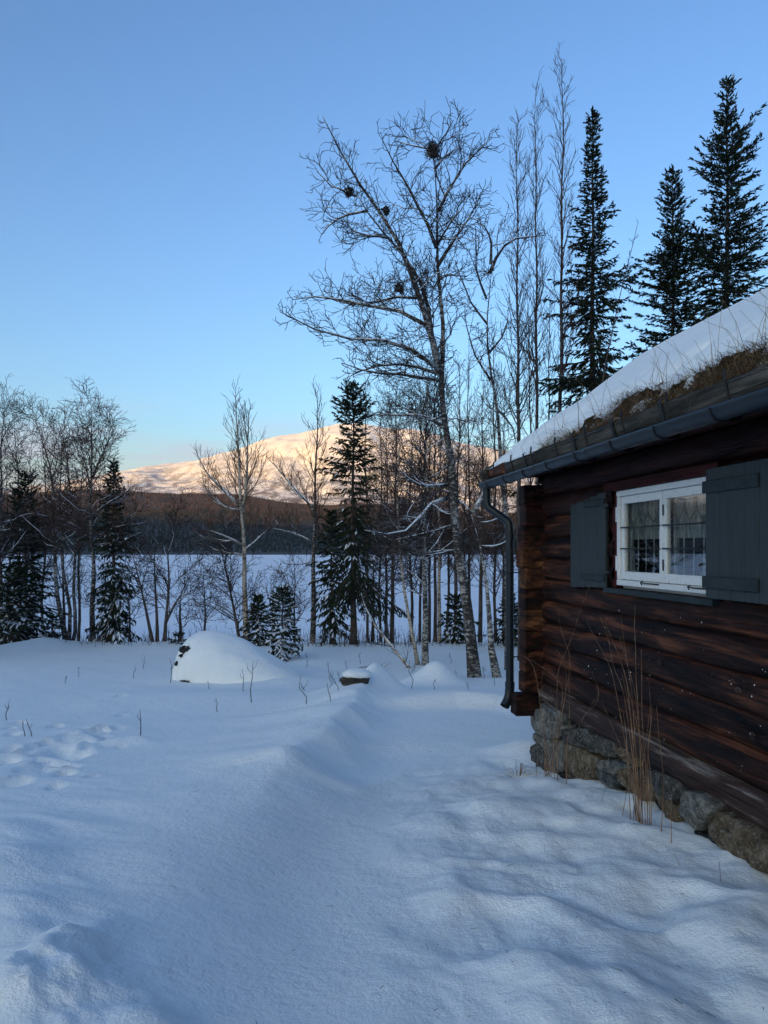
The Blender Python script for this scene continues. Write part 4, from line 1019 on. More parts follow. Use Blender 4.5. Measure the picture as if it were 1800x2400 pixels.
G2 = 'slender bare trees behind the cabin corner'
bare_tree([([(1167, 1600), (1155, 1560), (1148, 1500), (1144, 1430), (1138, 1370), (1132, 1320), (1126, 1270), (1116, 1230), (1108, 1205)], 19, .5, .7)], 17.3,
          'crooked forked birch with snow-capped stub beside the downpipe', G1, THIN, M_birch, M_twig, 21, dens=.8,
          limbs=[(q3([(1205, 715), (1215, 690), (1230, 670), (1250, 640), (1270, 590), (1295, 540), (1300, 500)]), 13, .5), (q3([(1255, 900), (1320, 905), (1380, 885), (1420, 860)]), 4, .3), (q3([(1240, 770), (1290, 770), (1350, 740), (1400, 730)]), 3, .3)])
bare_tree([([(1192, 1560), (1190, 1450), (1188, 1300), (1186, 1180), (1176, 1090), (1172, 1030), (1166, 960), (1150, 890), (1143, 830), (1140, 760), (1141, 700), (1148, 650), (1150, 620)], 19, .4, .9)], 19.5,
          'crooked dark birch whose bent limb reaches right across the slender trees', G2, BROAD, M_birch_dark, M_twig, 22, dens=.8,
          limbs=[([(1150, 620), (1152, 590), (1148, 560), (1130, 545), (1112, 543)], 7, -.6), ([(1148, 640), (1160, 605), (1176, 575), (1184, 555), (1205, 545), (1222, 540), (1245, 538), (1262, 536), (1290, 530)], 8, .6),
                 ([(1141, 700), (1120, 660), (1112, 610), (1125, 560), (1120, 500)], 5, .5), ([(1166, 960), (1185, 985), (1200, 1000), (1205, 1040)], 6, -.3), ([(1143, 830), (1170, 800), (1190, 770), (1200, 720)], 5, .4), ([(1150, 890), (1120, 860), (1095, 800), (1085, 740)], 5, -.5), ([(1143, 760), (1105, 720), (1085, 650), (1070, 600)], 5, .3)])
bare_tree([([(1221, 1560), (1219, 1400), (1216, 1200), (1214, 1000), (1212, 850), (1211, 700), (1210, 450), (1210, 290)], 14, .42, .95)], 22, 'shortest of the three straight bare trees rising above the roof corner', G2, SLIM, M_trunk, M_twig_red, 23, dens=1.5)
bare_tree([([(1262, 1530), (1259, 1200), (1257, 900), (1258, 700), (1257, 500), (1259, 330), (1258, 210)], 13, .45, .95)], 24, 'middle one of the three straight bare trees rising above the roof corner', G2, SLIM, M_trunk, M_twig_red, 24, dens=1.4)
bare_tree([([(1306, 1530), (1310, 1200), (1312, 900), (1314, 700), (1313, 500), (1317, 320), (1315, 150)], 16, .44, 1.0)], 24, 'tallest straight bare tree, rising beside the narrow spruce', G2, SLIM, M_trunk, M_twig_red, 25, dens=1.4)
bare_tree([([(1380, 1530), (1390, 1200), (1402, 950), (1425, 800), (1452, 680), (1478, 590), (1492, 522)], 7, .5, .6)], 22, 'thin bare sapling leaning right in front of the narrow spruce', G2, THIN, M_trunk, M_twig, 26, dens=.8)
bare_tree([([(918, 1512), (920, 1400), (922, 1330), (925, 1200), (930, 1100), (927, 1000), (930, 905)], 12, .30, .95)], 28, 'dark bare tree standing between the tall spruce and the big birch', G1, BUSHY, M_trunk, M_twig_red, 31, dens=1.35)
bare_tree([([(982, 1573), (970, 1510), (962, 1470), (950, 1400), (940, 1310), (932, 1250), (928, 1150), (936, 1080), (940, 1000)], 10, .32, .75)], 20.3, 'thin pale tree leaning left, sharing its foot with the pale birch', G1, THIN, M_tan, M_twig, 32, dens=1.0)
bare_tree([([(997, 1573), (996, 1500), (996, 1400), (995, 1300), (997, 1200), (995, 1120), (998, 1060), (1003, 1000), (1000, 930), (1004, 860)], 16, .33, .85)], 20.3, 'pale spotted birch just left of the big leaning birch', G1, BUSHY, M_birch, M_twig, 33, dens=1.3,
          limbs=[(q3([(940, 700), (925, 740), (900, 800), (880, 830)]), 5, -.5), (q3([(940, 1130), (900, 1080), (860, 1040), (800, 1010), (760, 1010)]), 4, .4), (q3([(938, 980), (900, 920), (850, 900), (815, 870)]), 4, -.4), (q3([(942, 1190), (890, 1160), (830, 1140)]), 3, .3)])
bare_tree([([(1020, 1512), (1020, 1350), (1021, 1150), (1018, 950), (1022, 850)], 10, .28, .85)], 30, 'left one of the twin brown trunks behind the pale birch', G1, SLIM, M_trunk, M_twig_red, 34, dens=1.3, name='bare_tree', cat='bare tree')
bare_tree([([(1030, 1512), (1030, 1350), (1029, 1200), (1032, 1000), (1036, 900)], 11, .28, .85)], 29.3, 'right one of the twin brown trunks behind the pale birch', G1, SLIM, M_tan, M_twig_red, 35, dens=1.3, name='bare_tree', cat='bare tree')
bare_tree([([(1067, 1510), (1068, 1380), (1070, 1200), (1078, 1000), (1080, 850)], 11, .25, .9)], 29.5, 'brown trunk standing just behind the big leaning birch', G1, SLIM, M_trunk, M_twig_red, 36, dens=1.4, name='bare_tree', cat='bare tree')
bare_tree([([(1125, 1509), (1127, 1400), (1130, 1300), (1133, 1150), (1130, 1000), (1134, 880)], 12, .25, .9)], 29, 'bare tree seen between the big birch and the forked birch', G1, SLIM, M_trunk, M_twig_red, 37, dens=1.4, name='bare_tree', cat='bare tree')
bare_tree([([(733, 1507), (735, 1400), (735, 1300), (736, 1200), (740, 1100), (742, 1000), (744, 913)], 15, .36, .95)], 27.5, 'straight birch with an upswept crown left of the tall dark spruce', G1, SLIM, M_birch_dark, M_twig_red, 38, dens=1.1,
          limbs=[(q3([(320, 890), (280, 860), (220, 830), (160, 815), (110, 805)]), 5, -.5), (q3([(322, 700), (290, 650), (230, 600), (170, 540), (120, 480), (80, 430)]), 5, .8), (q3([(300, 990), (250, 1000), (200, 1010)]), 3, .4)])
bare_tree([([(576, 1510), (575, 1400), (572, 1330), (569, 1260), (566, 1195), (562, 1130), (558, 1060), (558, 990), (556, 925)], 16, .42, .9), ([(567, 1200), (575, 1155), (579, 1100), (581, 1040), (584, 965)], 9, .1, .9)], 27.3,
          'tan forked birch rising behind the snow-covered boulder', G1, SLIM, M_tan, M_twig_red, 39, dens=1.25,
          limbs=[(q1([(1335, 690), (1270, 620), (1200, 560), (1140, 500), (1090, 440), (1060, 380)]), 8, .9), (q1([(1340, 890), (1290, 860), (1230, 830), (1190, 815)]), 5, -.7), (q1([(1350, 930), (1400, 880), (1450, 830), (1480, 790)]), 5, .7), (q1([(1350, 950), (1290, 940), (1210, 935), (1140, 900)]), 4, .5), (q1([(1340, 700), (1270, 700), (1210, 650), (1150, 590)]), 4, -.6)])
bare_tree([([(562, 1508), (553, 1450), (546, 1410), (535, 1360), (526, 1310), (518, 1275), (508, 1250)], 10, .12, .95)], 27.8, 'low bushy bare tree leaning left beside the tan birch', G1, BUSHY, M_trunk, M_twig, 40, dens=1.6, name='bare_tree', cat='bare tree')
G3 = 'bare trees on the left bank'
bare_tree([([(3, 1530), (2, 1420), (2, 1300), (6, 1200), (6, 1100), (8, 1020), (9, 945)], 13, .3, .85)], 27.5, 'birch at the very left edge of the photo', G3, BUSHY, M_birch_dark, M_twig, 41, dens=1.4)
bare_tree([([(156, 1524), (149, 1480), (142, 1440), (132, 1380), (125, 1330), (122, 1250), (128, 1170), (115, 1080), (98, 1020), (84, 960)], 13, .4, .85), ([(160, 1524), (164, 1470), (166, 1430), (156, 1380), (148, 1330), (146, 1280), (136, 1200), (140, 1100), (134, 1000)], 10, .4, .75),
           ([(166, 1524), (178, 1490), (176, 1440), (172, 1390), (173, 1330), (170, 1240), (168, 1180), (158, 1110), (152, 1040), (140, 985)], 10, .4, .8)], 27.6,
          'birch clump of three stems rising from one foot behind the left snow mound', G3, BUSHY, M_birch_dark, M_twig_red, 42, dens=1.2)
bare_tree([([(218, 1524), (217, 1460), (217, 1400), (219, 1320), (218, 1240), (215, 1190), (214, 1130), (220, 1080), (222, 1040), (219, 946)], 14, .40, .95)], 27.4, 'birch with spreading round crown immediately left of the dark narrow spruce', G3, BUSHY, M_birch_dark, M_twig_red, 43, dens=1.3,
          limbs=[(q1([(520, 740), (560, 690), (620, 670), (680, 640), (720, 620)]), 6, -.8), (q1([(525, 880), (580, 830), (640, 790), (690, 740), (740, 705)]), 5, .4), (q1([(530, 895), (600, 885), (680, 885), (740, 870)]), 4, -.5), (q1([(505, 600), (480, 500), (440, 420), (420, 330)]), 5, .6), (q1([(515, 520), (560, 420), (620, 330), (680, 240)]), 5, -.6)])
bare_tree([([(236, 1524), (245, 1480), (255, 1450), (268, 1400), (285, 1370), (300, 1345), (314, 1335)], 8, .55, .35)], 27.0, 'bare birch stem leaning strongly to the right at the dark narrow spruce', G3, THIN, M_birch, M_twig, 44, dens=.6)
bare_tree([([(360, 1520), (352, 1480), (346, 1430), (334, 1385), (326, 1350), (318, 1310), (308, 1275)], 9, .35, .8)], 27.3, 'left and most bent of three small bare trees left of the boulder', G3, BUSHY, M_trunk, M_twig, 45, dens=.9, name='bare_tree', cat='bare tree')
bare_tree([([(369, 1520), (368, 1470), (366, 1420), (362, 1370), (356, 1320), (360, 1260)], 9, .4, .7)], 27.5, 'middle of three small bare trees left of the boulder', G3, THIN, M_trunk, M_twig, 46, dens=1.0, name='bare_tree', cat='bare tree')
bare_tree([([(386, 1518), (384, 1465), (392, 1430), (399, 1395), (395, 1340), (392, 1290), (389, 1240), (387, 1200)], 9, .3, .95)], 27.6, 'right and tallest of three small bare trees left of the boulder', G3, BUSHY, M_trunk, M_twig, 47, dens=.9, name='bare_tree', cat='bare tree', limbs=[(q1([(920, 1330), (960, 1250), (1010, 1180), (1040, 1110), (1070, 1060)]), 6, -.4)])
# thinner trees behind, on the slope down to the lake
BT = [(40, 985, 31, 'slim bare tree close behind the left-edge birch', BUSHY, .8), (100, 1000, 32, 'bare tree behind the left birch clump, paler and further down the slope', SLIM, .8), (186, 1030, 33, 'slight bare tree between the birch clump and the round-crowned birch', SLIM, .7),
      (300, 1330, 30, 'low bare bush-like tree just right of the dark narrow spruce', BUSHY, .8), (858, 905, 31, 'slender bare tree directly right of the tall dark spruce', SLIM, .9), (890, 960, 33, 'thin bare tree behind the branches right of the tall spruce', BUSHY, .8),
      (962, 930, 32, 'thin bare tree behind the pale leaning stem', SLIM, .9), (985, 880, 34, 'fine-branched bare tree behind the pale spotted birch', SLIM, .9), (1048, 860, 33, 'fine-branched tree behind the big leaning birch trunk', SLIM, .9),
      (1100, 800, 32, 'thin bare tree in the gap right of the big birch trunk', SLIM, 1.0), (1160, 760, 31, 'thin bare tree behind the crooked dark birch', SLIM, 1.0), (1240, 640, 30, 'fine-twigged bare tree between the straight trees above the roof', SLIM, 1.0), (1285, 700, 31, 'slight bare tree behind the tallest straight tree', SLIM, .9), (480, 1330, 31, 'small twiggy tree behind the boulder on the slope', BUSHY, .8), (20, 1090, 30, 'short bushy tree low behind the left-edge birch', BUSHY, 1.0), (75, 1050, 33, 'hazy-crowned bare tree between the left-edge birch and the clump', BUSHY, 1.0), (150, 1230, 30, 'low scrubby tree behind the foot of the birch clump', BUSHY, 1.0),
      (250, 1260, 31, 'low scrubby tree right behind the dark narrow spruce', BUSHY, .9), (425, 1380, 29, 'very low twiggy bush-tree left of the boulder top', BUSHY, .7), (640, 1360, 30, 'low twiggy tree between the tan birch and the upswept birch', BUSHY, .8), (690, 1330, 31, 'low twiggy tree at the foot of the upswept birch', BUSHY, .8), (875, 1230, 29, 'shrubby low tree right of the spruce trunk', BUSHY, .9), (905, 1000, 30, 'dense-twigged tree close behind the dark bare tree', BUSHY, 1.1),
      (1010, 940, 31, 'dense-twigged tree behind the twin brown trunks', BUSHY, 1.1), (1090, 1000, 32, 'dense-twigged tree behind the brown trunk right of the big birch', BUSHY, 1.1), (1160, 1150, 30, 'shrubby tree low behind the forked birch', BUSHY, .9), (1180, 900, 30, 'dense-twigged tree behind the roof corner', BUSHY, 1.1)]
for i, (x, top, Y, lab, st, ls) in enumerate(BT):
    rn = random.Random(100 + i); mid = 1500 + (top - 1500) * .5
    bare_tree([([(x + rn.uniform(-4, 4), 1530), (x + rn.uniform(-5, 5), 1400), (x + rn.uniform(-5, 5), mid), (x + rn.uniform(-5, 5), (mid + top) / 2), (x, top)], rn.uniform(7, 10), .25, ls)], Y, lab, 'thin bare trees on the slope behind', st, M_trunk, rn.choice([M_twig, M_twig_red]), 200 + i, name='bare_tree', cat='bare tree', dens=.75, snow_low=False)
# trees out of frame to the left: the window mirrors them
for i, (X, Y) in enumerate([(-18.5, 25), (-20, 28), (-16.8, 20), (-24, 24), (-27, 31), (-21.5, 30)]):
    px = 900 + 1800 * X / Y
    bare_tree([([(px, 1287 + 3.2 / Y * 1800), (px + 8, 1200), (px, 1000), (px + 10, 800 - i * 15)], 15, .3, 1.1)], Y, ['nearest mirrored birch', 'second mirrored birch', 'short near birch', 'outermost birch', 'tallest far birch', 'birch close to the frame edge'][i] + ' beyond the left edge of the photo', 'birches mirrored in the window', BUSHY, M_birch_dark, M_twig, 300 + i, snow_low=False, dens=.6)

# fallen birch stem leaning out of the snow
P = [U(a, b, 19.5) for a, b in q3([(575, 1180), (590, 1240), (640, 1330), (680, 1390), (730, 1440), (780, 1500), (830, 1550), (860, 1590)])]
P = lerp_poly(P, 16); P[:, 1] += np.linspace(1.5, 0, 16); P[-1, 2] = gz(P[-1, 0], P[-1, 1]) - .1
root = empty('fallen_birch', tuple(P[-1])); tag(root, 'thin pale birch stem bent over, its foot in the snow left of the mound', 'fallen birch')
L_ = [tuple(p - P[-1]) for p in P][::-1]; tb = Tubes(); tb.add(L_, taper(16, .055, .012), 7); tb.build('trunk', [M_tan], root)
cb = Tubes(); ramify(cb, L_, taper(16, .05, .012), 1, THIN, random.Random(4), .1, None, 1.6); cb.build('crown', [M_twig], root)

# ------------------------------------------------------------------ spruces
class Kites:
    def __init__(s): s.p = []; s.d = []; s.w = []
    def add(s, p, d, side, l, w): s.p.append(p); s.d.append((d[0] * l, d[1] * l, d[2] * l)); s.w.append((side[0] * w, side[1] * w, side[2] * w))
    def build(s, name, m, parent):
        P, D, W = np.array(s.p), np.array(s.d), np.array(s.w); k = len(P)
        V = np.stack([P, P + D * .35 + W, P + D, P + D * .35 - W], 1).reshape(-1, 3)
        return link(name, fast_mesh(name, V, np.arange(k * 4).reshape(k, 4)), m, parent)
def cross(a, b): return (a[1] * b[2] - a[2] * b[1], a[2] * b[0] - a[0] * b[2], a[0] * b[1] - a[1] * b[0])
def spruce(px, top, base, hw, Y, label, group, seed, snow=.12, crown0=.12, droop=.5, power=.8, gap=.30, sparse=.8, lean=0.0, gaps=None, sides=None, name='spruce_tree', spray=1.0):
    rn = random.Random(seed); x0, y0, z0 = U(px, base, Y); g = gz(x0, y0); H = (1287 - top) / 1800 * Y - g; Rm = 1.42 * hw / 1800 * Y; big = H > 7
    root = empty(name, (x0, y0, g)); tag(root, label, 'spruce tree', group)
    tb = Tubes(); n_ = 14; tl = [(lean * H * (i / n_) + .02 * math.sin(i * 1.3), 0, -.2 + (H + .2) * i / n_) for i in range(n_ + 1)]
    tb.add(tl, taper(n_ + 1, .010 * H + .03, .008, .3), 8); tb.build('trunk', [M_sbark], root)
    br = Tubes(); K = Kites(); SN = Kites(); h = crown0 * H
    while h < H * .985:
        f = min(1.0, (H - h) / (H * (1 - crown0))); L0 = Rm * (f ** power) + .05
        nb = rn.choice([4, 5, 6, 6]) if f > .06 else 4; ph = rn.uniform(0, 6.28)
        if gaps: L0 *= gaps(1 - f)
        for b in range(nb):
            a = ph + b * 6.283 / nb + rn.uniform(-.35, .35); L = L0 * rn.uniform(.58, 1.1) * (1 + .62 * mnoise.noise(Vector((math.cos(a) * 1.3 + seed * 9, math.sin(a) * 1.3, h * .75))) + (.25 if rn.random() < .10 else 0))
            if sides: L *= sides(1 - f, math.cos(a))
            if L < .08: continue
            el = R(46) * (1 - f) ** 1.4 - R(8 + 34 * droop) * f + rn.uniform(-.14, .14)
            d = (math.cos(a) * math.cos(el), math.sin(a) * math.cos(el), math.sin(el)); ns = max(3, int(L / .28)); step = L / ns
            p = (lean * h + 0, 0, h); pts = [p]
            for i in range(ns):
                t = i / ns; d = nrm((d[0] + rn.gauss(0, .05), d[1] + rn.gauss(0, .05), d[2] - .10 * droop * (1 - t) * f + .20 * t * t + rn.gauss(0, .04)))
                p = (p[0] + d[0] * step, p[1] + d[1] * step, p[2] + d[2] * step); pts.append(p)
            br.add(pts, taper(len(pts), .008 + .010 * L, .004), 3)
            side0 = nrm((-math.sin(a), math.cos(a), 0)); up = (0, 0, 1)
            m_ = max(4, int(L / (.060 / sparse)))
            for k in range(m_):
                t = .06 + .94 * (k + rn.random()) / m_; q = t * (len(pts) - 1); i = min(int(q), len(pts) - 2); fr_ = q - i
                c = tuple(pts[i][j] + (pts[i + 1][j] - pts[i][j]) * fr_ for j in range(3)); dd = nrm(tuple(pts[i + 1][j] - pts[i][j] for j in range(3)))
                sgn = 1 if rn.random() < .5 else -1; sl = (.15 + .16 * L * (1.15 - t)) * rn.uniform(.7, 1.3) * spray; sl = min(sl, .5)
                sd_ = nrm((dd[0] * .8 + side0[0] * sgn * rn.uniform(.3, .9), dd[1] * .8 + side0[1] * sgn * rn.uniform(.3, .9), dd[2] * .7 - droop * rn.uniform(.0, 1.9) * (.15 + f) + rn.uniform(0, .45) * (1 - f)))
                w1 = nrm(cross(sd_, (rn.gauss(0, 1), rn.gauss(0, 1), rn.gauss(0, 1)))); w2 = cross(sd_, w1); wv = .020 + .014 * rn.random()
                K.add(c, sd_, w1, sl, wv); K.add(c, sd_, w2, sl, wv)
                for e in range(4):      # side shoots
                    u_ = rn.uniform(.2, .8); cc = tuple(c[j] + sd_[j] * sl * u_ for j in range(3)); s3 = nrm(tuple(sd_[j] * .8 + w1[j] * rn.uniform(-1, 1) + w2[j] * rn.uniform(-.5, .5) + (0, 0, -.5 * droop * f)[j] for j in range(3)))
                    K.add(cc, s3, nrm(cross(s3, w1)) , sl * .5, wv * .8)
                if rn.random() < snow * (.4 + .6 * f):
                    cs = (c[0], c[1], c[2] + .022); SN.add(cs, nrm((sd_[0], sd_[1], sd_[2] * .8)), nrm(cross(sd_, (0, 0, 1))), sl * .95, wv * 1.7); SN.add((cs[0], cs[1], cs[2] + .012), nrm((sd_[0], sd_[1], sd_[2] * .8 + .05)), nrm(cross(sd_, (.3, 0, 1))), sl * .8, wv * 1.1)
        h += gap * rn.uniform(.7, 1.3) * (.55 + .45 * f)
    for e in range(26):                  # leader
        z = H - .5 + .5 * e / 26; a = rn.uniform(0, 6.28); s3 = nrm((math.cos(a), math.sin(a), 1.5)); K.add((lean * z, 0, z), s3, nrm(cross(s3, (0, 0, 1))), .13, .02)
    o = br.build('branches', [M_sbark], root); K.build('crown', [M_needle], root)
    if SN.p: o = SN.build('snow_on_branches', [M_branch_snow], root); o['kind'] = 'stuff'
    return root
GS = 'dark spruces'
spruce(1389, 256, 1545, 128, 24, 'tall narrow spruce beside the straight bare trees, with ragged drooping branches', GS, 1, .10, .14, .75, .62, .27, gaps=lambda t: (.55 if t > .72 else (.95 if t < .5 else .72)) * (1 + .3 * math.sin(t * 34)))
spruce(1577, 387, 1545, 135, 26, 'shorter spruce standing between the two tall spruces above the roof', GS, 2, .12, .14, .45, .70, .27, gaps=lambda t: .95 + .2 * math.sin(t * 29))
spruce(1704, 182, 1545, 158, 24.5, 'tallest broad spruce at the right above the snowy roof', GS, 3, .12, .14, .45, .66, .27, gaps=lambda t: .92 + .26 * math.sin(t * 31 + 1))
spruce(828, 897, 1518, 62, 26.8, 'tall dark spruce in the middle whose trunk shows bare near the ground', GS, 4, .06, .22, .85, .35, .24, gaps=lambda t: (1.0 if t < .22 else .62 if t < .45 else .92) * (1 + .22 * math.sin(t * 24)), sides=lambda t, c: (1.25 if (t < .3 and c > 0) else 1.0))
spruce(777, 1200, 1516, 42, 27, 'smaller dark spruce pressed against the left side of the tall middle spruce', GS, 5, .08, .16, .8, .5, .22)
spruce(266, 1077, 1524, 56, 27.3, 'dark narrow spruce at the left with drooping lower branches', GS, 6, .30, .06, .85, .72, .22, gaps=lambda t: .9 + .22 * math.sin(t * 26))
spruce(60, 1112, 1530, 52, 29, 'dark pine-like spruce behind the birches at the far left', GS, 7, .12, .1, .5, .35, .26)
spruce(22, 1345, 1532, 62, 26.4, 'snow-dusted young spruce at the left edge', GS, 8, .55, .05, .6, .7, .18)
spruce(50, 1330, 1530, 50, 27.4, 'snow-dusted young spruce beside the left birch clump', GS, 12, .45, .08, .6, .6, .18)
spruce(124, 1445, 1516, 30, 27, 'tiny spruce left of the birch clump', GS, 9, .4, .05, .6, .75, .14)
spruce(604, 1398, 1514, 40, 26.8, 'small spruce just right of the tan birch', GS, 10, .45, .04, .6, .75, .15)
spruce(662, 1378, 1552, 46, 21.8, 'young snowy spruce standing right behind the boulder', GS, 11, 1.5, .07, .45, .72, .15)
spruce(1066, 1395, 1512, 34, 27.3, 'low dark spruce behind the foot of the big birch', GS, 13, .3, .05, .7, .75, .15)
spruce(1196, 1400, 1515, 42, 26.5, 'low spruce half hidden behind the downpipe', GS, 14, .3, .05, .7, .8, .15)
spruce(418, 1490, 1516, 20, 26.5, 'tiny spruce tip poking up left of the boulder top', GS, 15, .5, .02, .5, .8, .12)
for i, (X, Y, H_) in enumerate([(-18.5, 24, 9), (-13.2, 22, 4), (-22, 30, 12)]):
    px = 900 + 1800 * X / Y; spruce(px, 1287 - H_ / Y * 1800, 1287 + 3.2 / Y * 1800, 1.6 / Y * 1800, Y, ['medium', 'smallest', 'tallest'][i] + ' dark spruce beyond the left edge of the photo', 'spruces mirrored in the window', 30 + i, .1, .08, .6, .7, .35, sparse=.6)

# ------------------------------------------------------------------ undergrowth on the bank
rn = random.Random(77); tb = Tubes()
for k in range(620):
    px = rn.choice([rn.uniform(420, 1200), rn.uniform(700, 1000), rn.uniform(0, 420)]); Y = rn.uniform(25.6, 29); X = (px - 900) / 1800 * Y; z = gz(X, Y) if k % 4 == 0 else float(prof(Y)); h = rn.uniform(.15, .75)
    dx, dy = rn.gauss(0, .12), rn.gauss(0, .12); pts = [(X, Y, z - .15), (X + dx * h * .5 + rn.gauss(0, .02), Y + dy * .5 * h, z + h * .5), (X + dx * h, Y + dy * h, z + h)]
    tb.add(pts, [.010, .007, .004], 3)
    if rn.random() < .5: tb.add([pts[1], (pts[1][0] + rn.gauss(0, .08), pts[1][1], pts[1][2] + h * .3)], [.005, .003], 3)
o = tb.build('undergrowth', [M_twig]); tag(o, 'thin bare undergrowth stalks along the top of the lake bank', 'undergrowth', kind='stuff')

# ------------------------------------------------------------------ boulder under snow
def blob(name, c, rx, ry, rz, m, parent, seed, amp=.06, fr=2.0, sub=4, deform=None):
    import bmesh
    bm = bmesh.new(); bmesh.ops.create_icosphere(bm, subdivisions=sub, radius=1)
    for v in bm.verts:
        n_ = mnoise.fractal(v.co * fr + Vector((seed, seed * 2.3, 1)), 1, 2, 4); s_ = 1 + amp * n_
        co = Vector((v.co.x * rx * s_, v.co.y * ry * s_, v.co.z * rz * s_))
        if deform: co = deform(co, v.co)
        v.co = co + Vector(c)
    me = bpy.data.meshes.new(name); bm.to_mesh(me); bm.free(); return link(name, me, m, parent, True)
bY = 17.6; bx, _, bz0 = U(535, 1600, bY); bg_ = gz(bx, bY)
root = empty('snowy_boulder', (bx, bY, bg_)); tag(root, 'big boulder under a thick rounded snow cap, dark rock peeping out at its left', 'boulder')
CX_ = [-1.24, -1.20, -1.08, -.9, -.65, -.35, 0, .4, .8, 1.2, 1.6, 1.75]
CZ_ = [0, .40, .74, .95, 1.07, 1.09, 1.01, .86, .63, .38, .11, 0]
CW_ = [0, .38, .62, .78, .90, .96, 1.0, 1.0, .92, .72, .4, 0]
def capdef(co, u_):
    rho = max(1e-4, math.sqrt(max(0, 1 - u_.x ** 2))); x = (u_.x + 1) / 2 * 2.99 - 1.24
    return Vector((x, np.interp(x, CX_, CW_) * u_.y / rho + (co.y - u_.y) * .8, np.interp(x, CX_, CZ_) * u_.z / rho + (co.z - u_.z) * .8 * min(1, rho * 2)))
blob('snow_cap', (0, 0, 0), 1.0, 1.0, 1.0, M_snow, root, 3, .06, 1.6, 5, capdef)
def rockat(px, py, w_, h_, sd_, inn=.0):
    x = (px - 535) / 1800 * (bY - .6); z = (1287 - py) / 1800 * (bY - .6) - bg_
    pr = max(.05, np.interp(x, CX_, CZ_)); y = -np.interp(x, CX_, CW_) * math.sqrt(max(0, 1 - min(.98, z / pr) ** 2)) + inn
    blob('rock', (x, y, z), w_, .07, h_, M_st[3], root, sd_, .75, 2.2, 4)
rockat(446, 1523, .115, .070, 5); rockat(437, 1537, .05, .03, 6); rockat(425, 1556, .035, .045, 16); rockat(458, 1594, .15, .035, 7, -.01)
blob('rock', (-.05, .2, .1), .9, .7, .55, M_st[3], root, 8, .15, 2, 3)
# stump with a pad of snow
sx_, sy_ = gpt(832, 1652); sg_ = gz(sx_, sy_)
root = empty('tree_stump', (sx_, sy_, sg_)); tag(root, 'weathered stump rim breaking through the snow under a white snow pad', 'tree stump')
blob('bark', (0, 0, .05), .25, .2, .15, M_oldwood, root, 9, .14, 3, 4, lambda c, u_: Vector((c.x, c.y, max(c.z, -.14) if c.z < 0 else c.z * .5)))
blob('snow_pad', (.03, .06, .125), .25, .23, .10, M_snow, root, 10, .06, 2, 4)
# a dropped branch on the snow
bp = gpt(868, 1573); tb = Tubes(); rn = random.Random(8); z = gz(*bp)
tb.add([(-.30, 0, .03), (-.15, 0, .05), (.0, .02, .035), (.15, 0, .05), (.32, -.03, .10)], [.006, .012, .014, .010, .005], 5)
for k in range(7):
    x = rn.uniform(-.2, .35); tb.add([(x, 0, .045), (x + .12, rn.gauss(0, .06), .13), (x + .2, rn.gauss(0, .1), .16)], [.006, .004, .003], 3)
o = tb.build('fallen_branch', [M_twig]); o.location = (bp[0], bp[1], z); tag(o, 'dark dropped branch lying on the snow left of the pale birch', 'branch')

# ------------------------------------------------------------------ twigs standing out of the snow
TW = [  # base px, py, height px, lean px, label
 (718, 1672, 68, -14, 'tallest dark twig in the open snow below the boulder, leaning left'), (778, 1686, 44, -12, 'short dark twig right of the tallest one, below the stump'), (590, 1655, 96, 2, 'long straight twig in front of the boulder'), (569, 1636, 52, -2, 'faint thin twig left of the long straight one'),
 (511, 1668, 32, -6, 'forked stub of twig below the boulder'), (398, 1605, 58, -2, 'paired thin stalk at the left foot of the boulder'), (437, 1590, 30, -4, 'thin stalk touching the dark slit of the boulder'), (492, 1620, 20, -6, 'tiny forked sprig in front of the boulder'),
 (17, 1690, 48, 3, 'dark forked twig at the left edge of the yard'), (60, 1727, 34, -8, 'small leaning sprig near the left edge, lower of two'), (77, 1727, 40, -18, 'thin sprig leaning left beside the small sprig at the left edge'), (329, 1722, 62, -3, 'fine pale twig above the footprints'),
 (184, 1590, 24, -2, 'small twig on the smooth snow at the left'), (152, 1605, 20, 2, 'faint twig stub left of the small twig on smooth snow'), (314, 1592, 30, 1, 'thin twig midway between the left mound and the boulder'), (334, 1570, 34, 2, 'twig left of the boulder foot, further back'),
 (794, 1662, 34, -18, 'sprig leaning toward the stump from the left'), (776, 1636, 38, 0, 'upright stalk just left of the stump'), (962, 1634, 66, -2, 'forked sapling twig standing right of the stump mound'), (873, 1605, 34, -5, 'dark stalk behind the stump mound'),
 (796, 1604, 28, -5, 'short twig up the slope left of the stump'), (768, 1580, 28, -1, 'upright twig beyond the short twig, near the snowy spruce'), (718, 1568, 34, 1, 'twig by the snowy young spruce'), (812, 1572, 20, -3, 'tiny twig in the middle distance'), (845, 1562, 26, -4, 'small slanting twig behind the dropped branch'),
 (1015, 1638, 26, 8, 'grassy twig right of the stump mound'), (1070, 1597, 20, -3, 'dark stub right of the snow mound'), (1055, 1560, 26, -1, 'dry sprig behind the snow mound'), (1134, 1600, 30, 2, 'short twig between the big birch and the forked birch'), (1160, 1612, 26, -1, 'twig at the foot of the forked birch'),
 (1100, 1632, 22, -8, 'pale slanting stalk on the snow below the big birch'), (620, 1592, 16, 4, 'tiny twig on the boulder flank'), (1430, 2010, 60, -40, 'reddish thin stalk lying toward the cabin')][:-1]
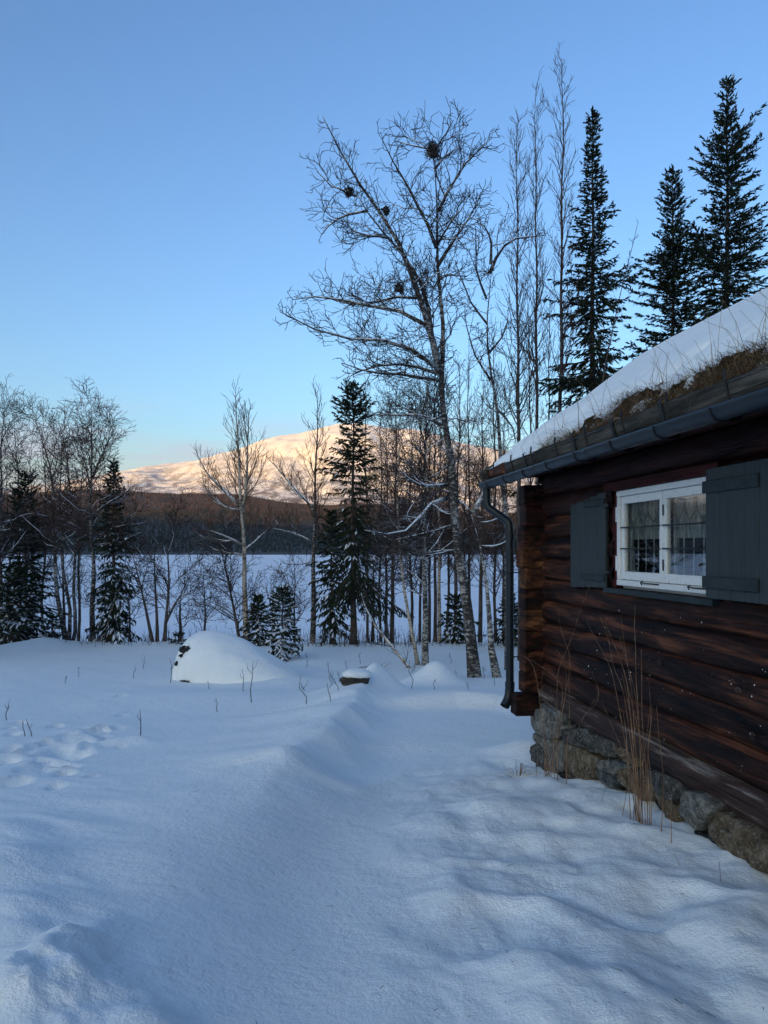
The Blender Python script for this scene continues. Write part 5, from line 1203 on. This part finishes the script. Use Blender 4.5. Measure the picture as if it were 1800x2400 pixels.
for i, (px, py, hp, lp, lab) in enumerate(TW):
    rn = random.Random(500 + i); X, Y = gpt(px, py); z = gz(X, Y); s_ = Y / 1800; h = hp * s_; l = lp * s_; tb = Tubes()
    k1, k2 = rn.gauss(0, .06) * h, rn.gauss(0, .06) * h
    pts = [(0, 0, -.1), (l * .2 + k1, 0, h * .3), (l * .55 + k2, .02, h * .62), (l, .03, h)]
    r0 = .0055 + .004 * h; tb.add(pts, [r0, r0 * .9, r0 * .7, r0 * .4], 5)
    for e in range(rn.choice([1, 2, 3])):
        f = rn.uniform(.2, .7); b = tuple(pts[1][j] + (pts[3][j] - pts[1][j]) * f for j in range(3)); sg = rn.choice([-1, 1])
        tb.add([b, (b[0] + sg * h * .10, b[1], b[2] + h * .12), (b[0] + sg * h * .13, b[1] + .02, b[2] + h * .26)], [r0 * .6, r0 * .5, r0 * .3], 3)
    o = tb.build('snow_twig', [M_twig]); o.location = (X, Y, z); tag(o, lab, 'twig', 'twigs poking out of the snow')

rn = random.Random(91); tb = Tubes()      # bits of bark, needles and broken twig tips strewn on the snow
for k in range(420):
    Y = 2.6 + 22 * rn.random() ** 1.3; X = rn.uniform(-.5, .5) * Y if k % 3 else (rn.uniform(.05, .45) * Y)
    if X * NX + Y * NY > 2.5 and Y < 9: continue
    z = gz(X, Y) if k % 1 == 0 else 0; L = rn.choice([.006, .01, .012, .02, .05]); a = rn.uniform(0, 6.3)
    tb.add([(X, Y, z + .002), (X + math.cos(a) * L, Y + math.sin(a) * L, z + .004 + L * .15)], [.0016, .001], 3)
o = tb.build('forest_litter', [M_twig]); tag(o, 'tiny bits of bark and twig strewn over the snow', 'litter', kind='stuff')

# ------------------------------------------------------------------ dry stalks by the cabin wall
M_straw = mat('dry_straw', (0.32, 0.20, 0.12), 0.8, spec=0.2)
n = N(M_straw); a = n.noise(n.coord((6, 6, 1.2)), 4, 3); n.color(n.ramp(a, [(0.3, (0.11, 0.055, 0.035)), (0.55, (0.26, 0.15, 0.09)), (0.75, (0.46, 0.33, 0.21))]))
M_pale = mat('pale_grass', (0.42, 0.33, 0.20), 0.85, spec=0.15)
n = N(M_pale); a = n.noise(n.coord((2, 2, 2)), 5, 3); n.color(n.ramp(a, [(0.3, (0.10, 0.055, 0.025)), (0.7, (0.40, 0.28, 0.15))]))
def r7w(x, y, a):
    px, py = r7(x, y); t, z = onwall(px, py, a); return Vector((a * NX + t * DX, a * NY + t * DY, z))
def stalks(label, base, lines, extra, seed, a0=2.5, spread=30, up=(500, 800), lean=(-90, 60)):
    rn = random.Random(seed); b0 = r7w(*base, a0); b0.z = gz(b0.x, b0.y)
    root = empty('dry_stalks', b0); tag(root, label, 'dry stalks', 'tall dry stalks against the cabin wall')
    def put(L, w=1.0):
        P = [r7w(x, y, a0 + rn.uniform(-.03, .03)) - b0 for x, y in L]; P[0].z = min(P[0].z, -.02) - .1 if abs(P[0].z) > .0 else -.1
        Q = lerp_poly([tuple(p) for p in P], max(6, len(P) * 3)); bw_ = np.linspace(0, 1, len(Q)); ph_ = rn.uniform(0, 6); Q[:, :2] += (.012 * np.sin(bw_ * 5 + ph_) * bw_)[:, None]; tb = Tubes(); tb.add([tuple(x) for x in Q], list(np.linspace(.0034 * w, .0012, len(Q))), 5)
        tb.build('stalk', [M_straw], root)
    for L in lines: put(L, rn.uniform(.85, 1.35))
    for k in range(extra):
        x = base[0] + rn.gauss(0, spread * 1.5); y = base[1] + rn.uniform(-10, 30); h = rn.uniform(*up); l = rn.uniform(*lean)
        put([(x, y), (x + l * .2 + rn.gauss(0, 14), y - h * .35), (x + l * .55 + rn.gauss(0, 20), y - h * .7), (x + l, y - h)], rn.uniform(.6, 1.2))
stalks('clump of tall dry stalks by the stones nearest the cabin corner, one bent sharply right', (255, 895),
       [[(205, 900), (235, 780), (270, 640), (230, 470), (200, 330), (195, 225), (215, 205)], [(185, 905), (260, 800), (400, 620), (480, 470), (560, 410), (575, 370), (560, 290), (522, 212)], [(225, 900), (270, 760), (350, 600), (450, 520), (535, 380)],
        [(290, 890), (300, 700), (330, 450), (355, 300), (350, 160), (270, 45)], [(240, 910), (280, 700), (340, 400), (370, 250), (385, 100), (320, -60), (300, -230)], [(300, 900), (290, 650), (290, 400), (290, 200), (380, 0), (430, -160), (470, -260), (520, -380)],
        [(250, 900), (210, 600), (150, 160), (60, 95), (0, 40)], [(220, 905), (240, 820), (300, 560), (340, 300), (230, 200), (60, 95)], [(280, 890), (265, 700), (300, 480), (240, 300)], [(355, 880), (352, 700), (370, 520), (365, 330), (380, 200)]],
       6, 1, 2.50, 35, (200, 520), (-60, 80))
stalks('densest clump of tall reddish stalks in front of the cabin wall below the window', (840, 1070),
       [[(830, 1090), (790, 900), (720, 720), (640, 560), (575, 390)], [(820, 1080), (760, 800), (700, 480), (640, 180), (540, 0), (480, -130)], [(835, 1085), (800, 820), (770, 480), (750, 250), (680, 60), (640, -20), (600, -110)], [(810, 1080), (790, 800), (760, 560), (720, 300), (650, 180), (625, 0), (560, -160)],
        [(850, 1080), (830, 700), (810, 400), (795, 200), (800, 60), (790, -60), (800, -230)], [(880, 1085), (880, 900), (860, 700), (840, 480), (835, 250), (830, 60)], [(895, 1140), (890, 980), (880, 760), (900, 560), (890, 380), (880, 270)], [(960, 1135), (985, 960), (970, 800), (945, 640), (935, 430)],
        [(870, 1080), (850, 760), (830, 560), (790, 300), (720, 100), (690, -20)], [(1030, 1160), (1035, 1040), (1050, 930)], [(905, 1040), (900, 900), (870, 700), (910, 520), (915, 420)], [(575, 1105), (590, 1010), (605, 960)], [(710, 1085), (740, 970), (780, 850)], [(845, 1080), (800, 640), (780, 300), (730, 60), (700, -160)]],
       7, 2, 2.46, 40, (250, 850), (-160, 90))
# short sprigs in the snow near the wall
for (x, y, L, lab) in ((40, 800, [(0, 700), (60, 740), (110, 790)], 'small dry grass tuft in the snow beside the corner stones'), (1130, 1330, [(1030, 1235), (1080, 1290)], 'dark fine sprig flat on the snow by the dark stone'), (1360, 1625, [(1355, 1570)], 'lone short stalk in the snow in front of the big brown stone')):
    b0 = r7w(x, y, 2.35); b0.z = gz(b0.x, b0.y); tb = Tubes(); rn = random.Random(int(x))
    nn = 26 if x < 100 else 1
    for k in range(nn):
        dx, dy = (rn.gauss(0, .12), rn.gauss(0, .10)) if nn > 1 else (-.1 if x < 1300 else -.01, .03); h = rn.uniform(.02, .14) if nn > 1 else (.06 if x < 1300 else .10)
        tb.add([(dx * .2, dy * .2, -.03), (dx * .6, dy * .6, h), (dx, dy, h * rn.uniform(.3, 1.1))], [.0022, .0016, .0008], 3)
    o = tb.build('grass_sprig', [M_straw]); o.location = b0; tag(o, lab, 'grass', 'small sprigs in the snow by the cabin')

# ------------------------------------------------------------------ grass on the sod roof
rn = random.Random(31); V = []; F = []
def blade(t, a, z, dt, da, h, w_, curl):
    b = len(V); s0 = (w_, 0)
    for k, f in enumerate((0, .5, 1.0)):
        tt = t + dt * f ** 1.3; a2 = a + da * f ** 1.3; zz = z + h * (f - curl * f * f); ww = w_ * (1 - f * .85)
        V.append((tt - ww, -a2, zz)); V.append((tt + ww, -a2, zz))
    F.append((b, b + 1, b + 3, b + 2)); F.append((b + 2, b + 3, b + 5, b + 4))
def sz1(t, a): return float(sodz(np.array([t]), np.array([a]))[0])
cl = [(rn.uniform(2.4, 7.2), rn.uniform(2.38, 2.74)) for _ in range(64)] + [(4.1, 2.5), (4.4, 2.45), (4.7, 2.5), (5.0, 2.5), (5.3, 2.48), (5.6, 2.5), (3.8, 2.5), (3.5, 2.5), (6.2, 2.45), (6.6, 2.45)] * 2
for (ct, ca) in cl:
    z = sz1(ct, ca)
    for k in range(rn.randint(90, 190)):
        t, a = ct + rn.gauss(0, .13), max(2.36, ca + rn.gauss(0, .07)); h = rn.uniform(.04, .17)
        blade(t, a, z - .015 + (a - ca) * RS, rn.gauss(0, .08), -abs(rn.gauss(.04, .06)), h, .0028, rn.uniform(.4, 2.0))
M_brown = mat('rusty_grass', (0.14, 0.07, 0.035), 0.9, spec=0.1); M_darkg = mat('dark_grass', (0.035, 0.022, 0.012), 0.9, spec=0.1)
me = bpy.data.meshes.new('roof_grass'); me.from_pydata(V, [], F)
o = link('roof_grass', me, [M_pale, M_brown, M_darkg]); o.rotation_euler = (0, 0, ROOT_RZ); tag(o, 'matted brown grass hanging over the eave board of the sod roof', 'grass', kind='stuff')
mi_ = np.repeat(RNG.choice([0, 0, 1, 1, 2], len(F) // 2), 2); me.polygons.foreach_set('material_index', mi_.astype(np.int32))
# tall pale straws standing through the snow
tb = Tubes()
for (ct, ca, k_) in [(6.75, 2.5, 6), (6.0, 2.5, 6), (5.6, 2.5, 7), (5.15, 2.5, 7), (4.72, 2.5, 12), (4.35, 2.62, 8), (4.15, 2.5, 5), (3.95, 2.62, 9), (3.72, 2.55, 9), (3.5, 2.6, 9), (3.2, 2.6, 8), (7.5, 2.45, 4)]:
    for k in range(k_):
        t, a = ct + rn.gauss(0, .10), ca + rn.gauss(0, .06); z = sz1(t, max(a, 2.41)); h = rn.uniform(.12, .42); dt = rn.gauss(.25, .5) * h; da = rn.gauss(0, .35) * h
        tb.add([(t, -a, z - .02), (t + dt * .4, -(a + da * .4), z + h * .55), (t + dt * 1.05, -(a + da), z + h)], [.0016, .0013, .0008], 3)
o = tb.build('roof_straw', [M_pale]); o.rotation_euler = (0, 0, ROOT_RZ); tag(o, 'tall pale straws standing through the snow of the sod roof', 'grass', kind='stuff')
tb = Tubes(); tb.add([(0, 0, 0), (.09, .02, .02), (.2, .0, .025), (.33, -.02, .02)], [.004, .004, .003, .002], 4)
o = tb.build('roof_twig', [M_twig]); ta_, aa_ = 4.25, 3.25; o.location = (aa_ * NX + ta_ * DX, aa_ * NY + ta_ * DY, roofz(3.25) + .30); tag(o, 'single dark twig lying on the roof snow', 'twig')

# ------------------------------------------------------------------ thin cold haze over the whole valley
M_haze = bpy.data.materials.new('haze'); M_haze.use_nodes = True
hn, hl = M_haze.node_tree.nodes, M_haze.node_tree.links
hn.remove(hn['Principled BSDF']); pv = hn.new('ShaderNodeVolumePrincipled')
pv.inputs['Color'].default_value = (0.86, 0.92, 1.0, 1); pv.inputs['Density'].default_value = 0.000014; pv.inputs['Anisotropy'].default_value = 0.2
hl.new(pv.outputs[0], hn['Material Output'].inputs['Volume'])
o = link('haze', box_me('haze', -15500, 15500, -15500, 15500, -32, 1500), M_haze); tag(o, 'thin cold air haze over the lake', 'haze', kind='stuff')
